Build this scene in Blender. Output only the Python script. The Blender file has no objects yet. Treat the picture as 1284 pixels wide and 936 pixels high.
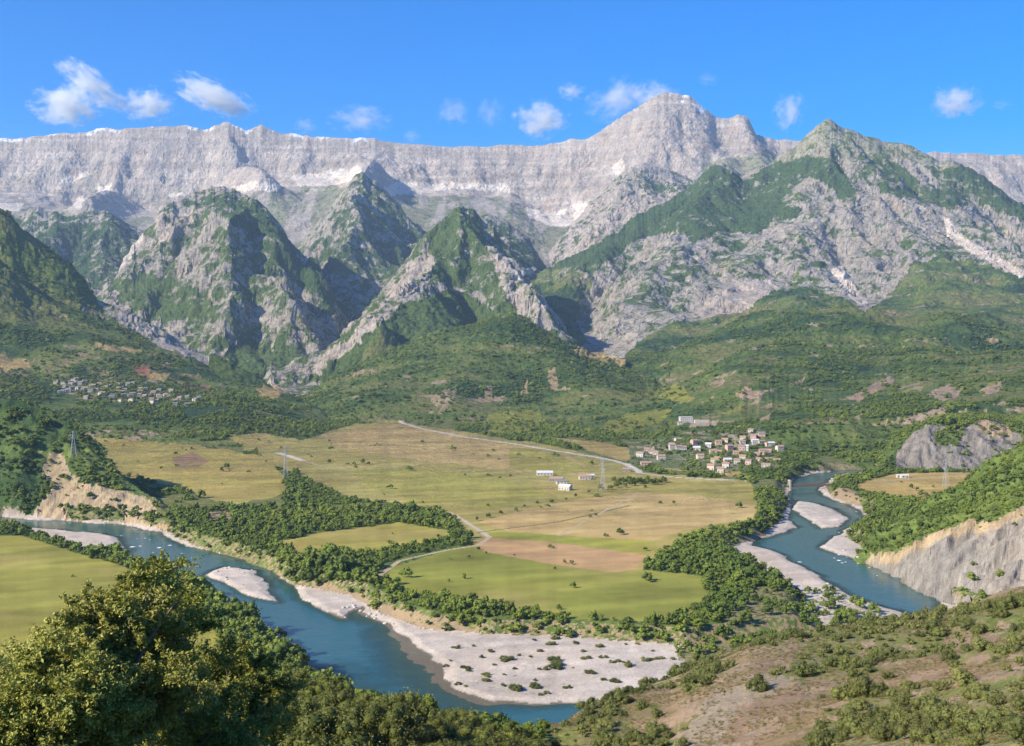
import bpy, math, random
import numpy as np
random.seed(7)
RS = np.random.RandomState(11)
F, CX, HY, CAMZ = 1500.0, 642.0, 430.0, 160.0      # focal length in photo pixels, centre column, horizon row, eye height (m)
scene = bpy.context.scene
COL = scene.collection

# ------------------------------------------------------------------ noise
_T = RS.rand(256, 256).astype(np.float32)
_T2 = RS.rand(256, 256).astype(np.float32)
def vnoise(x, y, seed=0):
    x = x + seed * 17.31; y = y + seed * 9.77
    xi = np.floor(x); yi = np.floor(y)
    fx = (x - xi).astype(np.float32); fy = (y - yi).astype(np.float32)
    a = xi.astype(np.int64) & 255; b = yi.astype(np.int64) & 255
    a1 = (a + 1) & 255; b1 = (b + 1) & 255
    fx = fx * fx * fx * (fx * (fx * 6 - 15) + 10); fy = fy * fy * fy * (fy * (fy * 6 - 15) + 10)
    return ((_T[a, b] * (1 - fx) + _T[a1, b] * fx) * (1 - fy) + (_T[a, b1] * (1 - fx) + _T[a1, b1] * fx) * fy) * 2 - 1
def fbm(x, y, octs=4, seed=0, gain=.5, ridged=False):
    s = 0; a = 1; t = 0
    for o in range(octs):
        c, sn = math.cos(o * 1.1 + .4), math.sin(o * 1.1 + .4)
        n = vnoise((x * c - y * sn), (x * sn + y * c), seed + o * 3)
        if ridged: n = 1 - 2 * np.abs(n) * 1.3
        s = s + n * a; t += a; a *= gain; x = x * 2.03; y = y * 2.03
    return s / t
def gully(X, Y, gx, gy, wl, seed=0):
    """ridges and gullies that run down the slope: cosine kernels turned along the gradient"""
    g = np.sqrt(gx * gx + gy * gy) + 1e-6
    px_, py_ = -gy / g, gx / g
    x = X / wl; y = Y / wl
    xi = np.floor(x); yi = np.floor(y)
    s = np.zeros_like(x, dtype=np.float32); w_ = np.zeros_like(s)
    for i in (-1, 0, 1):
        for j in (-1, 0, 1):
            cx = xi + i; cy = yi + j
            a = (cx.astype(np.int64) + seed * 31) & 255; b = (cy.astype(np.int64) + seed * 57) & 255
            dx = (x - cx - _T[a, b]).astype(np.float32); dy = (y - cy - _T2[a, b]).astype(np.float32)
            w = np.exp(-(dx * dx + dy * dy) * 2.2)
            s += w * np.cos((dx * px_ + dy * py_) * 5.6 + _T[b, a] * 1.5); w_ += w
    return s / w_
def sstep(a, b, x):
    t = np.clip((x - a) / (b - a), 0, 1); return t * t * (3 - 2 * t)

# ------------------------------------------------------------------ terrain grid (fans out from the viewpoint so detail falls off with distance)
pxs = np.concatenate([np.arange(-1500, -60, 15), np.arange(-60, 1344, 1.35), np.arange(1344, 2800, 15)]).astype(np.float64)
rows = [3.0]
while rows[-1] < 60: rows.append(rows[-1] * 1.05)
while rows[-1] < 400: rows.append(rows[-1] * 1.009)
while rows[-1] < 1300: rows.append(rows[-1] * 1.0035)
while rows[-1] < 3000: rows.append(rows[-1] * 1.005)
while rows[-1] < 10100: rows.append(rows[-1] + 12)
while rows[-1] < 12400: rows.append(rows[-1] + 110)
Ys = np.array(rows)
us = (pxs - CX) / F
NC, NR = len(pxs), len(Ys)
Yg = np.repeat(Ys[:, None], NC, 1); Ug = np.repeat(us[None, :], NR, 0)
Xg = Ug * Yg
print('grid', NR, NC)
def zof(py, D): return CAMZ - (py - HY) / F * D
def inv(px, py, z=0.0):
    D = (CAMZ - z) * F / (py - HY); return ((px - CX) / F * D, D)

class Line:                       # a line across the valley: (px, py, D) knots, py measured in the photo
    def __init__(s, pts, z=None):
        p = sorted(pts); s.px = [q[0] for q in p]
        s.D = [q[2] for q in p]; s.z = [zof(q[1], q[2]) for q in p] if z is None else [z] * len(p)
    def at(s, px): return np.interp(px, s.px, s.D), np.interp(px, s.px, s.z)
def const(D, z): return Line([(0, 0, D)], z=z)

bigwarp = fbm(Xg / 420, Yg / 420, 3, 5) ; bigwarp2 = fbm(Xg / 900, Yg / 900, 3, 9)
crest_w = np.ones((NR, NC), np.float32); spur_w = np.ones((NR, NC), np.float32)
Z = np.full((NR, NC), -400.0)
mass_id = np.zeros((NR, NC), np.int8)
jx = RS.rand(64) * 100
def mass(idx, lines, crest_k, warp=60.0, back=.5, rng=(-1e9, 1e9), rough=0.0):
    """lines: near to far, the crest is lines[crest_k]; heights run straight between them along each line of sight"""
    global Z, crest_w, mass_id, spur_w
    Ds = []; Zs = []
    for L in lines:
        d, z = L.at(pxs)
        z = z - (np.maximum(rng[0] - pxs, 0) + np.maximum(pxs - rng[1], 0)) / F * d * .8
        Ds.append(d); Zs.append(z)
    Ds = np.array(Ds); Zs = np.array(Zs)
    if rough:
        Zs[crest_k] = Zs[crest_k] + rough * fbm(pxs / 14.0, pxs * 0 + idx, 4, idx, .6)
    dc = Ds[crest_k][None, :]
    w = np.clip(np.abs(Yg - dc) / (warp * 3 + 1), 0, 1)
    Yw = Yg + (bigwarp + .6 * fbm(Xg / 130, Yg / 130, 2, 31)) * warp * w
    out = np.empty((NR, NC))
    for c in range(NC):
        dd = Ds[:, c]; zz = Zs[:, c]
        dd = np.maximum.accumulate(dd + np.arange(len(dd)) * .01)
        out[:, c] = np.interp(Yw[:, c], dd, zz)
        far = Yw[:, c] > dd[-1]
        out[far, c] = zz[-1] - (Yw[far, c] - dd[-1]) * back
        near = Yw[:, c] < dd[0]
        out[near, c] = zz[0] - (dd[0] - Yw[near, c]) * .6
    m = out > Z
    Z = np.where(m, out, Z)
    crest_w = np.where(m, w.astype(np.float32), crest_w)
    spur_w = np.where(m, 1.0 if idx in (10, 11, 12) else np.clip(np.abs(Yg - dc) / 650, 0, 1).astype(np.float32), spur_w)
    mass_id = np.where(m, idx, mass_id)

# --- far escarpment and the high peak
crestBW = [(-900,190,9600),(-300,178,9600),(-60,176,9600),(0,174,9550),(40,171,9550),(85,167,9550),(110,164,9550),(134,160,9550),(151,165,9500),(184,160,9500),(210,159,9500),(234,157,9500),(254,162,9500),(285,155,9500),(308,165,9500),(326,157,9500),(335,162,9500),(352,167,9500),(390,171,9500),(430,174,9500),(463,174,9500),(480,179,9500),(530,182,9500),(597,184,9500),(644,181,9500),(681,182,9450),(715,175,9400),(738,174,9350),(765,157,9300),(792,139,9250),(808,129,9220),(822,122,9200),(832,119,9200),(850,119,9200),(864,122,9200),(880,134,9200),(898,148,9250),(918,147,9250),(933,145,9250),(939,150,9250),(948,170,9250),(971,174,9300),(1001,176,9300),(1060,190,9350),(1155,192,9400),(1216,192,9400),(1284,196,9400),(1500,190,9400),(2000,200,9500)]
footBW = [(-900,260,9150),(0,236,9130),(60,245,9120),(120,262,9080),(200,264,9080),(250,255,9100),(300,238,9120),(370,222,9150),(450,222,9150),(480,236,9130),(560,238,9100),(640,240,9060),(670,262,8950),(720,274,8700),(760,270,8500),(800,262,8450),(850,255,8400),(900,235,8500),(960,215,8800),(1050,225,9000),(1284,250,9000),(2000,260,9000)]
apron = [(-900,320,7600),(0,300,7600),(150,310,7500),(300,300,7600),(400,300,7600),(560,296,7600),(640,310,7500),(690,332,7200),(760,320,7300),(900,310,7300),(1284,310,7400),(2000,310,7400)]
mass(1, [const(2750,-2), const(3300,2), const(4000,22), const(4700,110), const(5900,340), Line(apron), Line(footBW), Line(crestBW)], 7, warp=70, back=.9, rough=20)
# --- dark blue knolls in front of the wall, left
mass(2, [const(4700,100), const(5600,330), Line([(-900,250,6500),(-200,250,6500),(0,262,6500),(20,268,6500),(33,264,6480),(50,260,6480),(70,266,6450),(84,271,6450),(105,264,6450),(127,262,6450),(145,270,6450),(160,280,6500),(200,300,6500),(250,330,6400),(330,380,6300),(420,460,6200)])], 2, warp=70, back=.5, rough=20, rng=(-2000, 420))
# --- second peak behind, centre left
mass(3, [const(4800,60), Line([(300,430,5600),(450,345,5700),(600,400,5600)]), Line([(300,400,6700),(360,330,6750),(385,296,6780),(410,272,6800),(428,246,6820),(440,232,6830),(447,222,6850),(455,217,6850),(464,226,6850),(474,236,6830),(490,252,6800),(510,272,6780),(530,290,6750),(560,312,6700),(600,350,6600),(650,420,6500)])], 2, warp=70, back=.55, rough=26, rng=(300, 650))
# --- ridge behind the central hill
mass(4, [const(4700,60), Line([(520,330,6300),(560,292,6400),(590,277,6450),(611,267,6500),(638,278,6500),(664,301,6450),(678,325,6400),(695,352,6300),(720,400,6200)])], 1, warp=60, back=.5, rough=12, rng=(520, 720))
# --- shoulder of rock left of the high peak
mass(5, [const(5200,130), Line([(640,400,6500),(700,365,6500),(800,330,6700),(900,320,6800),(1000,320,6900)]), Line([(600,440,7300),(650,372,7400),(691,316,7500),(706,298,7500),(718,281,7550),(738,257,7600),(751,247,7650),(768,227,7700),(790,210,7750),(808,204,7800),(830,212,7850),(860,222,7900),(900,235,8000),(960,260,8000),(1050,300,8000)])], 2, warp=70, back=.5, rough=14, rng=(600, 1050))
# --- big mountain on the right
crestRM = [(560,450,5300),(600,415,5600),(640,368,5800),(664,346,5900),(700,330,5950),(731,314,6000),(765,291,6150),(798,271,6300),(830,252,6450),(860,236,6600),(878,222,6650),(891,212,6700),(904,207,6750),(918,214,6720),(931,222,6700),(948,212,6670),(964,205,6650),(978,194,6620),(998,181,6600),(1015,167,6550),(1026,158,6500),(1037,152,6500),(1046,154,6500),(1055,159,6500),(1088,171,6500),(1112,178,6500),(1135,182,6500),(1150,190,6480),(1165,197,6450),(1190,203,6420),(1209,207,6400),(1232,221,6380),(1256,238,6350),(1284,258,6300),(1400,320,6200),(1600,330,6100),(2200,300,6000)]
midRM = [(560,460,4900),(664,380,5350),(760,345,5500),(860,310,5600),(960,290,5650),(1040,280,5600),(1120,290,5600),(1200,300,5600),(1284,320,5600),(1600,370,5400),(2200,370,5400)]
rockfoot = [(560,465,4300),(664,410,4700),(760,425,4550),(850,402,4650),(960,374,4800),(1060,372,4800),(1130,372,4800),(1200,360,4800),(1284,372,4800),(1600,400,4600),(2200,400,4600)]
mass(6, [const(2000,-4), Line([(560,532,2600),(780,520,2500),(900,500,2600),(1060,480,2800),(1284,470,2900),(2200,440,2900)]), Line([(560,500,3500),(760,470,3500),(900,452,3700),(1000,430,3900),(1130,424,4000),(1284,415,3900),(2200,400,3900)]), Line(rockfoot), Line(midRM), Line(crestRM)], 5, warp=90, back=.6, rough=22, rng=(590, 3000))
# --- left pyramid
mass(7, [const(3500,5), Line([(0,450,4100),(100,440,4100),(200,452,4100),(265,455,4100),(330,476,4050),(400,468,4000),(500,470,4000)]), Line([(0,420,4500),(100,410,4500),(150,385,4600),(200,350,4700),(285,320,4800),(350,340,4800),(400,380,4700),(450,430,4500),(500,460,4300)]), Line([(0,440,4900),(70,410,4950),(100,396,5000),(140,350,5100),(160,320,5200),(180,290,5300),(195,272,5350),(210,257,5400),(230,247,5450),(250,240,5500),(268,236,5500),(285,235,5500),(300,241,5480),(320,254,5450),(335,270,5420),(350,285,5400),(362,302,5380),(375,315,5350),(390,330,5300),(405,350,5250),(425,385,5200),(450,425,5000),(500,480,4800)])], 3, warp=70, back=.7, rough=26, rng=(20, 490))
# --- rib right of the pyramid
mass(8, [const(3700,10), Line([(330,470,4000),(395,455,4200),(440,440,4200),(480,450,4100)]), Line([(350,400,4700),(375,345,4850),(388,318,4900),(398,322,4900),(410,352,4850),(425,385,4800),(440,410,4700),(470,450,4600)])], 2, warp=50, back=.7, rough=9, rng=(350, 470))
# --- central rocky hill
mass(9, [const(3200,10), Line([(330,480,3600),(400,468,3700),(480,430,3850),(560,405,3900),(620,415,3850),(700,440,3700),(760,470,3600)]), Line([(360,470,4200),(430,425,4350),(500,370,4450),(575,330,4500),(640,370,4400),(700,425,4200),(760,470,4100)]), Line([(340,500,4200),(375,472,4300),(400,452,4400),(430,420,4500),(460,385,4600),(480,362,4650),(490,348,4700),(510,325,4750),(525,308,4850),(540,294,4900),(552,279,4950),(560,272,4980),(575,262,5000),(590,266,5000),(600,271,4980),(620,290,4950),(632,304,4920),(640,315,4900),(655,345,4850),(675,375,4800),(690,408,4700),(705,435,4600),(740,470,4300)])], 3, warp=60, back=.75, rough=30, rng=(340, 740))
# --- wooded dome below it
mass(10, [const(2420,-3), Line([(250,540,2500),(400,508,2600),(540,482,2750),(640,476,2750),(760,500,2650),(900,530,2500)]), Line([(250,545,2600),(330,520,2800),(380,496,2900),(420,470,3000),(480,445,3100),(540,425,3200),(600,412,3300),(650,414,3300),(700,428,3200),(740,448,3150),(780,464,3100),(810,484,3000),(850,505,2800),(900,530,2600)])], 2, warp=60, back=.2, rough=4, rng=(290, 900))
# --- left mountain flank
mass(11, [const(1850,-2), Line([(-900,500,2150),(0,508,2150),(150,510,2150),(300,514,2150),(420,537,2300)]), Line([(-900,410,2450),(0,462,2500),(100,470,2500),(200,480,2500),(350,500,2500),(420,528,2500)]), Line([(-900,220,2850),(-300,300,2850),(0,385,2850),(100,410,2850),(200,440,2850),(265,464,2850),(350,496,2800),(420,522,2700)]), Line([(-900,60,3500),(-300,130,3450),(-100,215,3400),(0,262,3300),(15,272,3300),(30,288,3300),(50,302,3300),(70,318,3300),(88,330,3300),(100,344,3300),(112,362,3280),(125,376,3250),(150,387,3220),(175,398,3210),(200,412,3200),(230,432,3170),(265,450,3150),(310,475,3100),(350,492,3000),(420,516,2800)])], 4, warp=50, back=.9, rough=5, rng=(-3000, 420))
# --- right foothills
mass(12, [const(1720,-3), Line([(820,560,1750),(900,548,1800),(1000,536,1800),(1100,525,1850),(1284,505,1900),(1600,480,1900)]), Line([(800,555,2000),(850,530,2100),(900,518,2200),(940,505,2300),(980,498,2400),(1020,492,2400),(1060,486,2450),(1100,476,2500),(1130,474,2500),(1160,462,2550),(1200,458,2600),(1240,446,2600),(1284,442,2600),(1600,400,2700),(2200,360,2700)])], 2, warp=60, back=.25, rough=5, rng=(820, 3000))
# --- grey badland bank right, behind the small field
mass(13, [Line([(1095,600,1400),(1130,592,1500),(1200,592,1490),(1284,592,1480),(1500,592,1480)],z=-1), Line([(1095,592,1480),(1125,562,1600),(1150,537,1640),(1165,530,1640),(1180,527,1650),(1210,531,1650),(1240,528,1650),(1262,538,1640),(1284,528,1650),(1500,480,1700)]), Line([(1095,592,1600),(1130,540,1800),(1200,522,1850),(1284,520,1900),(1500,470,1900)])], 1, warp=14, back=.3, rough=1.5, rng=(1110, 3000))
# --- right hill with the cliff above the river
mass(14, [Line([(1070,700,900),(1085,705,915),(1110,717,878),(1150,737,812),(1190,757,768),(1284,800,681),(1400,850,600),(2200,900,500)],z=-8), Line([(1060,690,935),(1085,692,925),(1100,697,905),(1130,690,885),(1155,676,875),(1180,666,870),(1230,652,860),(1284,636,850),(1400,600,840),(2200,500,800)]), Line([(1040,702,930),(1060,696,940),(1085,682,950),(1110,664,1000),(1160,635,1050),(1220,600,1100),(1284,552,1150),(1400,480,1200),(2200,300,1200)])], 2, warp=7, back=.5, rough=1.0, rng=(1085, 3000))
# --- left hill above the left river arm
mass(15, [Line([(-900,600,1190),(0,650,1160),(40,653,1150),(100,655,1136),(150,657,1124),(210,668,1070),(250,680,1010)],z=-8), Line([(-900,500,1220),(0,585,1200),(60,604,1190),(100,612,1185),(150,622,1165),(190,638,1130),(215,652,1090),(250,672,1020)]), Line([(-900,300,1400),(-300,440,1330),(-100,478,1290),(0,497,1280),(30,503,1280),(60,514,1280),(85,530,1270),(110,549,1260),(125,566,1250),(140,588,1230),(165,606,1200),(215,640,1130),(250,670,1030)])], 2, warp=7, back=.35, rough=1.5, rng=(-3000, 225))
# --- plain, cut by the river corridor
def sdist(px_py, z, Xs, Yv, warp=0, seed=0):
    """signed distance (m) to a polygon traced at height z: negative inside"""
    P = np.array([inv(a, b, z) for a, b in px_py])
    if warp:
        Xs = Xs + warp * fbm(Xs / 22, Yv / 22, 3, seed); Yv = Yv + warp * fbm(Xs / 22 + 50, Yv / 22, 3, seed + 1)
    inside = np.zeros(Xs.shape, bool); best = np.full(Xs.shape, 1e9)
    n = len(P)
    for i in range(n):
        x0, y0 = P[i]; x1, y1 = P[(i + 1) % n]
        dx, dy = x1 - x0, y1 - y0
        t = np.clip(((Xs - x0) * dx + (Yv - y0) * dy) / (dx * dx + dy * dy + 1e-9), 0, 1)
        best = np.minimum(best, (Xs - x0 - t * dx) ** 2 + (Yv - y0 - t * dy) ** 2)
        c = ((y0 > Yv) != (y1 > Yv))
        with np.errstate(divide='ignore', invalid='ignore'):
            inside ^= c & (Xs < (x1 - x0) * (Yv - y0) / (y1 - y0 + 1e-12) + x0)
    return np.sqrt(best) * np.where(inside, -1, 1)
r0, r1 = np.searchsorted(Ys, 330), np.searchsorted(Ys, 2000)
Xr, Yr = Xg[r0:r1], Yg[r0:r1]
corrL = [(-700,630),(-100,640),(0,646),(100,653),(150,655),(205,665),(240,684),(305,700),(340,716),(372,734),(440,748),(480,772),(530,789),(604,796),(671,798),(785,805),(860,811),(905,806),(960,800),(1040,792),(1100,790),(1300,860),(1100,900),(870,880),(790,880),(750,900),(700,925),(620,960),(500,935),(430,875),(395,842),(368,818),(311,782),(268,754),(234,737),(187,720),(151,704),(127,701),(84,689),(33,669),(0,664),(-100,656),(-700,650)]
corrR = [(1110,588),(1095,588),(1055,589),(1015,593),(993,600),(985,612),(988,628),(980,650),(960,672),(925,684),(915,690),(930,704),(975,730),(1010,755),(1012,778),(1030,792),(1100,800),(1200,800),(1290,830),(1290,800),(1192,758),(1152,737),(1112,716),(1088,706),(1086,690),(1060,674),(1074,662),(1092,650),(1080,636),(1045,625),(1035,612),(1048,606),(1080,600),(1110,592)]
sdL = sdist(corrL, -8, Xr, Yr, 3, 3); sdR = sdist(corrR, -8, Xr, Yr, 3, 4)
sd = np.minimum(sdL, sdR)
plain = np.zeros((NR, NC))
plain[Yg > 0] = (.35 * fbm(Xg / 60, Yg / 60, 3, 40))[Yg > 0]
plain[r0:r1] += -7.6 * (1 - sstep(-1, 13, sd)) 
# carve the water out of the gravel
waterL = [(-700,638),(-100,643),(0,647),(20,651),(100,655),(150,658),(200,668),(234,685),(301,700),(338,715),(370,735),(378,752),(402,766),(436,774),(448,762),(474,776),(490,790),(524,817),(547,834),(562,857),(581,874),(611,885),(644,882),(703,880),(760,884),(900,900),(1000,895),(1180,840),(1290,830),(1100,900),(700,960),(600,965),(500,950),(430,890),(395,852),(368,829),(311,791),(268,762),(234,743),(187,724),(155,706),(161,685),(134,671),(50,662),(0,660),(-100,653),(-700,648)]
isl1 = [(258,721),(278,710),(321,716),(338,733),(347,755),(321,750),(288,736)]
isl2 = [(378,748),(395,741),(430,748),(442,760),(432,771),(405,764)]
waterR = [(1110,589),(1088,589),(1055,590),(1015,595),(995,602),(989,612),(990,624),(992,634),(990,650),(997,662),(985,668),(950,677),(943,685),(965,690),(1005,710),(1042,733),(1068,750),(1125,766),(1150,785),(1250,805),(1290,800),(1184,765),(1182,753),(1149,737),(1105,713),(1068,701),(1025,686),(1068,660),(1087,648),(1072,636),(1040,626),(1025,615),(1035,606),(1055,600),(1090,592)]
barR = [(994,638),(1000,628),(1030,632),(1055,643),(1066,650),(1050,660),(1030,663),(1012,652)]
barR0 = [(1038,604),(1055,594),(1095,591),(1068,601),(1045,606)]
sw = np.minimum(sdist(waterL, -9, Xr, Yr, 6, 6), sdist(waterR, -9, Xr, Yr, 4, 7))
for isl in (isl1, isl2, barR, barR0):
    sw = np.maximum(sw, -sdist(isl, -8.6, Xr, Yr, 4.0, 8))
qx_, qy_ = inv(545, 822, -9)
DW = 10 + 75 * np.exp(-(((Xr - qx_) / 45) ** 2 + ((Yr - qy_) / 130) ** 2)) + 6 * fbm(Xr / 30, Yr / 40, 3, 46)
plain[r0:r1] -= 1.0 * (1 - sstep(0, 7, sw)) + 2.4 * (1 - np.clip((sw + DW) / (DW + 1.5), 0, 1) ** 1.5)
SW = np.full((NR, NC), 1e3); SW[r0:r1] = sw; SD = np.full((NR, NC), 1e3); SD[r0:r1] = sd
m = plain > Z
Z = np.where(m, plain, Z); mass_id = np.where(m, 0, mass_id); crest_w[m] = 0
# keep the corridor free where hills meet it
cor = (SD < 0) & (Yg > 500) & (mass_id != 14)
Z = np.where(cor, np.minimum(Z, plain), Z); mass_id = np.where(cor, 0, mass_id)
# --- the hillside the photo is taken from
Zb = Z.copy()
fgc = Line([(-1500,800,300),(-200,850,260),(0,856,250),(200,878,245),(350,878,240),(430,872,240),(500,880,240),(560,890,235),(620,904,235),(700,903,240),(750,884,260),(790,872,280),(840,852,310),(880,832,330),(940,808,350),(1000,793,370),(1090,780,390),(1140,774,395),(1190,768,400),(1240,757,400),(1284,748,400),(1500,700,400),(2800,560,400)])
dcr, zcr = fgc.at(pxs)
z110 = np.interp(pxs, [-1500,0,500,800,1284,2800], [125,112,107,110,122,150])
fg = np.empty((NR, NC)); 
Yw = Yg + 14 * fbm(Xg / 70, Yg / 70, 3, 60) * sstep(60, 160, Yg)
for c in range(NC):
    dd = [0, 25, 110, dcr[c] - 90, dcr[c], dcr[c] + 45, dcr[c] + 170, dcr[c] + 300]
    z0 = zcr[c]
    zz = [158.2, 147, z110[c], z0 + 20, z0, z0 - 22, -2, -60]
    fg[:, c] = np.interp(Yw[:, c], dd, zz)
fg += sstep(40, 150, Yg) * (4.0 * fbm(Xg / 60, Yg / 60, 3, 61) + .25 * fbm(Xg / 9, Yg / 9, 3, 62)) + .12 * fbm(Xg / 1.5, Yg / 1.5, 2, 63)
m = (fg > Z) & (Yg < 760)
Z = np.where(m, fg, Z); mass_id = np.where(m, 20, mass_id); crest_w[m] = .5

def grad(Z):
    zu = np.gradient(Z, us, axis=1); zy = np.gradient(Z, Ys, axis=0)
    zX = zu / Yg; return zX, zy - Ug * zX
def blur(A, kr, kc):
    for ax, k in ((0, kr), (1, kc)):
        k = int(k)
        if k < 1: continue
        P_ = np.pad(A, [(k + 1, k) if i == ax else (0, 0) for i in (0, 1)], mode='edge'); C_ = np.cumsum(P_, axis=ax)
        A = (np.take(C_, range(2 * k + 1, C_.shape[ax]), axis=ax) - np.take(C_, range(0, C_.shape[ax] - 2 * k - 1), axis=ax)) / (2 * k + 1)
    return A
spur_w = blur(spur_w.astype(np.float64), 14, 20)
# spurs and ravines laid over the mountains
def path(pts, width, amp, sharp=1.0):
    global Z
    P = [((a - CX) / F * D, D) for a, D in pts]
    best = np.full(Z.shape, 1e12)
    for (x0, y0), (x1, y1) in zip(P[:-1], P[1:]):
        dx, dy = x1 - x0, y1 - y0
        t = np.clip(((Xg - x0) * dx + (Yg - y0) * dy) / (dx * dx + dy * dy), 0, 1)
        best = np.minimum(best, (Xg - x0 - t * dx) ** 2 + (Yg - y0 - t * dy) ** 2)
    d = np.sqrt(best) + bigwarp * width * .35
    Z = Z + amp * (1.5 if abs(amp) > 55 else 1) * np.exp(-(d / width) ** 2 * .8 - d / width * .25) * spur_w * (Yg > 2000)
path([(285,5450),(300,5000),(290,4500),(320,4000)], 130, 70)
path([(250,5400),(215,4900),(190,4500)], 120, -65)
path([(330,5300),(345,4900),(380,4300)], 120, 90)
path([(385,5100),(392,4800),(400,4300)], 90, -60)
path([(575,4900),(560,4550),(500,4000),(470,3600)], 120, 80)
path([(575,4900),(630,4400),(670,4000)], 110, 90)
path([(600,4900),(590,4400),(600,4000)], 100, -60)
path([(455,6750),(440,6200),(430,5700)], 150, 70)
path([(455,6750),(500,6200),(510,5600)], 130, 54)
path([(1037,6400),(1000,5900),(950,5200),(900,4700)], 170, 54)
path([(1037,6400),(1090,5900),(1150,5300)], 170, 54)
path([(1045,6200),(1050,5600),(1070,4900)], 110, -52)
path([(1160,6350),(1200,5900),(1260,5300),(1284,5000)], 150, 54)
path([(904,6650),(880,6200),(850,5600),(800,4900),(770,4500)], 190, 75)
path([(860,6450),(790,5800),(720,5200),(710,4700)], 140, -70)
path([(825,9100),(790,8500),(765,7900)], 170, 70)
path([(865,9100),(905,8700),(930,8200)], 150, 75)
path([(935,9150),(950,8800),(960,8300)], 120, 90)
path([(285,9400),(300,9000),(330,8500)], 150, 160)
path([(455,9300),(470,9000),(455,8200),(450,7400)], 170, 170)
path([(150,9400),(140,9000),(110,8300)], 150, 120)
path([(640,3250),(610,2900),(560,2550)], 90, 30)
path([(640,3250),(700,2850),(760,2600)], 90, 30)
path([(560,3150),(500,2850),(460,2550)], 90, 26)
for a, b in ((840,3900),(930,3600),(1010,4100),(1100,3800),(1180,4100),(1270,3900),(980,3000),(1070,3100),(1190,3200)):
    path([(a, b + 500), (a - 25, b), (a - 60, b - 600)], 130, 55)
# erosion, coarse to fine
far = sstep(2100, 2700, Yg) * (mass_id > 0)
steepness = None
for i, (wl, am) in enumerate(((620, .085), (310, .085), (150, .08), (70, .07))):
    gx, gy = grad(blur(blur(Z, wl * .3 / 12 + 1, wl * .3 / 4.5 + 1), wl * .3 / 12 + 1, wl * .3 / 4.5 + 1))
    sl = np.sqrt(gx * gx + gy * gy)
    s = np.clip(sl * 1.6, 0, 1.3)
    rr = slice(np.searchsorted(Ys, 2000), NR)
    g = gully(Xg[rr], Yg[rr], gx[rr], gy[rr], wl, i)
    A = am * wl * s[rr] * far[rr] * (.05 + .95 * crest_w[rr])
    A = A * np.where(mass_id[rr] == 1, np.where(Yg[rr] > 8800, .55, .5), 1) * np.where((mass_id[rr] == 10), .5, 1) * np.where(np.isin(mass_id[rr], (2, 3, 7, 8, 9)) & (50 < wl < 500), 1.9, 1) * np.where((mass_id[rr] == 6) & (wl < 200), 1.2, 1)
    Z[rr] += g * A

nearh = ((mass_id == 13) | (mass_id == 14) | (mass_id == 15) | (mass_id == 12) | (mass_id == 20)) & (Yg < 2400)
r2 = slice(np.searchsorted(Ys, 100), np.searchsorted(Ys, 2400))
for i, (wl, am) in enumerate(((70, .055), (30, .075), (13, .09))):
    gx, gy = grad(blur(blur(Z, wl * .25 / 4 + 1, wl * .25 / .9 + 1), wl * .25 / 4 + 1, wl * .25 / .9 + 1))
    s = np.clip(np.sqrt(gx * gx + gy * gy) * 1.7, 0, 1.2)
    g = gully(Xg[r2], Yg[r2], gx[r2], gy[r2], wl, 11 + i)
    Z[r2] += g * am * wl * s[r2] * nearh[r2] * np.where((mass_id[r2] == 14) | (mass_id[r2] == 13), (1.2, 2.4, 2.6)[i], 1) * (.15 + .85 * np.minimum(1, crest_w[r2] + .3)) * np.where(mass_id[r2] == 20, .22, 1)
gx, gy = grad(Z); SL = np.sqrt(gx * gx + gy * gy)
# flat gravel and banks get their own small bumps
Z += (SD < 2) * (Yg < 2000) * (mass_id == 0) * (.22 * fbm(Xg / 7, Yg / 7, 3, 80))

PX = CX + F * Ug; PY = HY + F * (CAMZ - Z) / Yg
runmax = np.maximum.accumulate((Z - CAMZ) / Yg, axis=0)
def zat(x, y):
    u = x / y; ci = np.clip(np.interp(u, us, np.arange(NC)), 0, NC - 1.001); ri = np.clip(np.interp(y, Ys, np.arange(NR)), 0, NR - 1.001)
    c = ci.astype(int); r = ri.astype(int); fc = ci - c; fr = ri - r
    return (Z[r, c] * (1 - fc) + Z[r, c + 1] * fc) * (1 - fr) + (Z[r + 1, c] * (1 - fc) + Z[r + 1, c + 1] * fc) * fr
def at(field, x, y):
    u = x / y; ci = np.clip(np.round(np.interp(u, us, np.arange(NC))), 0, NC - 1).astype(int); ri = np.clip(np.round(np.interp(y, Ys, np.arange(NR))), 0, NR - 1).astype(int)
    return field[ri, ci]
def drop(px, py, d0=300, d1=11000):
    """where the sight line through a photo point meets the ground"""
    c = int(np.clip(round(float(np.interp(px, pxs, np.arange(NC)))), 0, NC - 1))
    s = (CAMZ - Z[:, c]) / Ys * F + HY
    k = np.where((Ys > d0) & (Ys < d1) & (s <= py))[0]
    r = k[0] if len(k) else np.searchsorted(Ys, min(d1, 2000))
    y = Ys[r]; x = (px - CX) / F * y
    return x, y, float(zat(np.array([x]), np.array([y]))[0])

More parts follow.
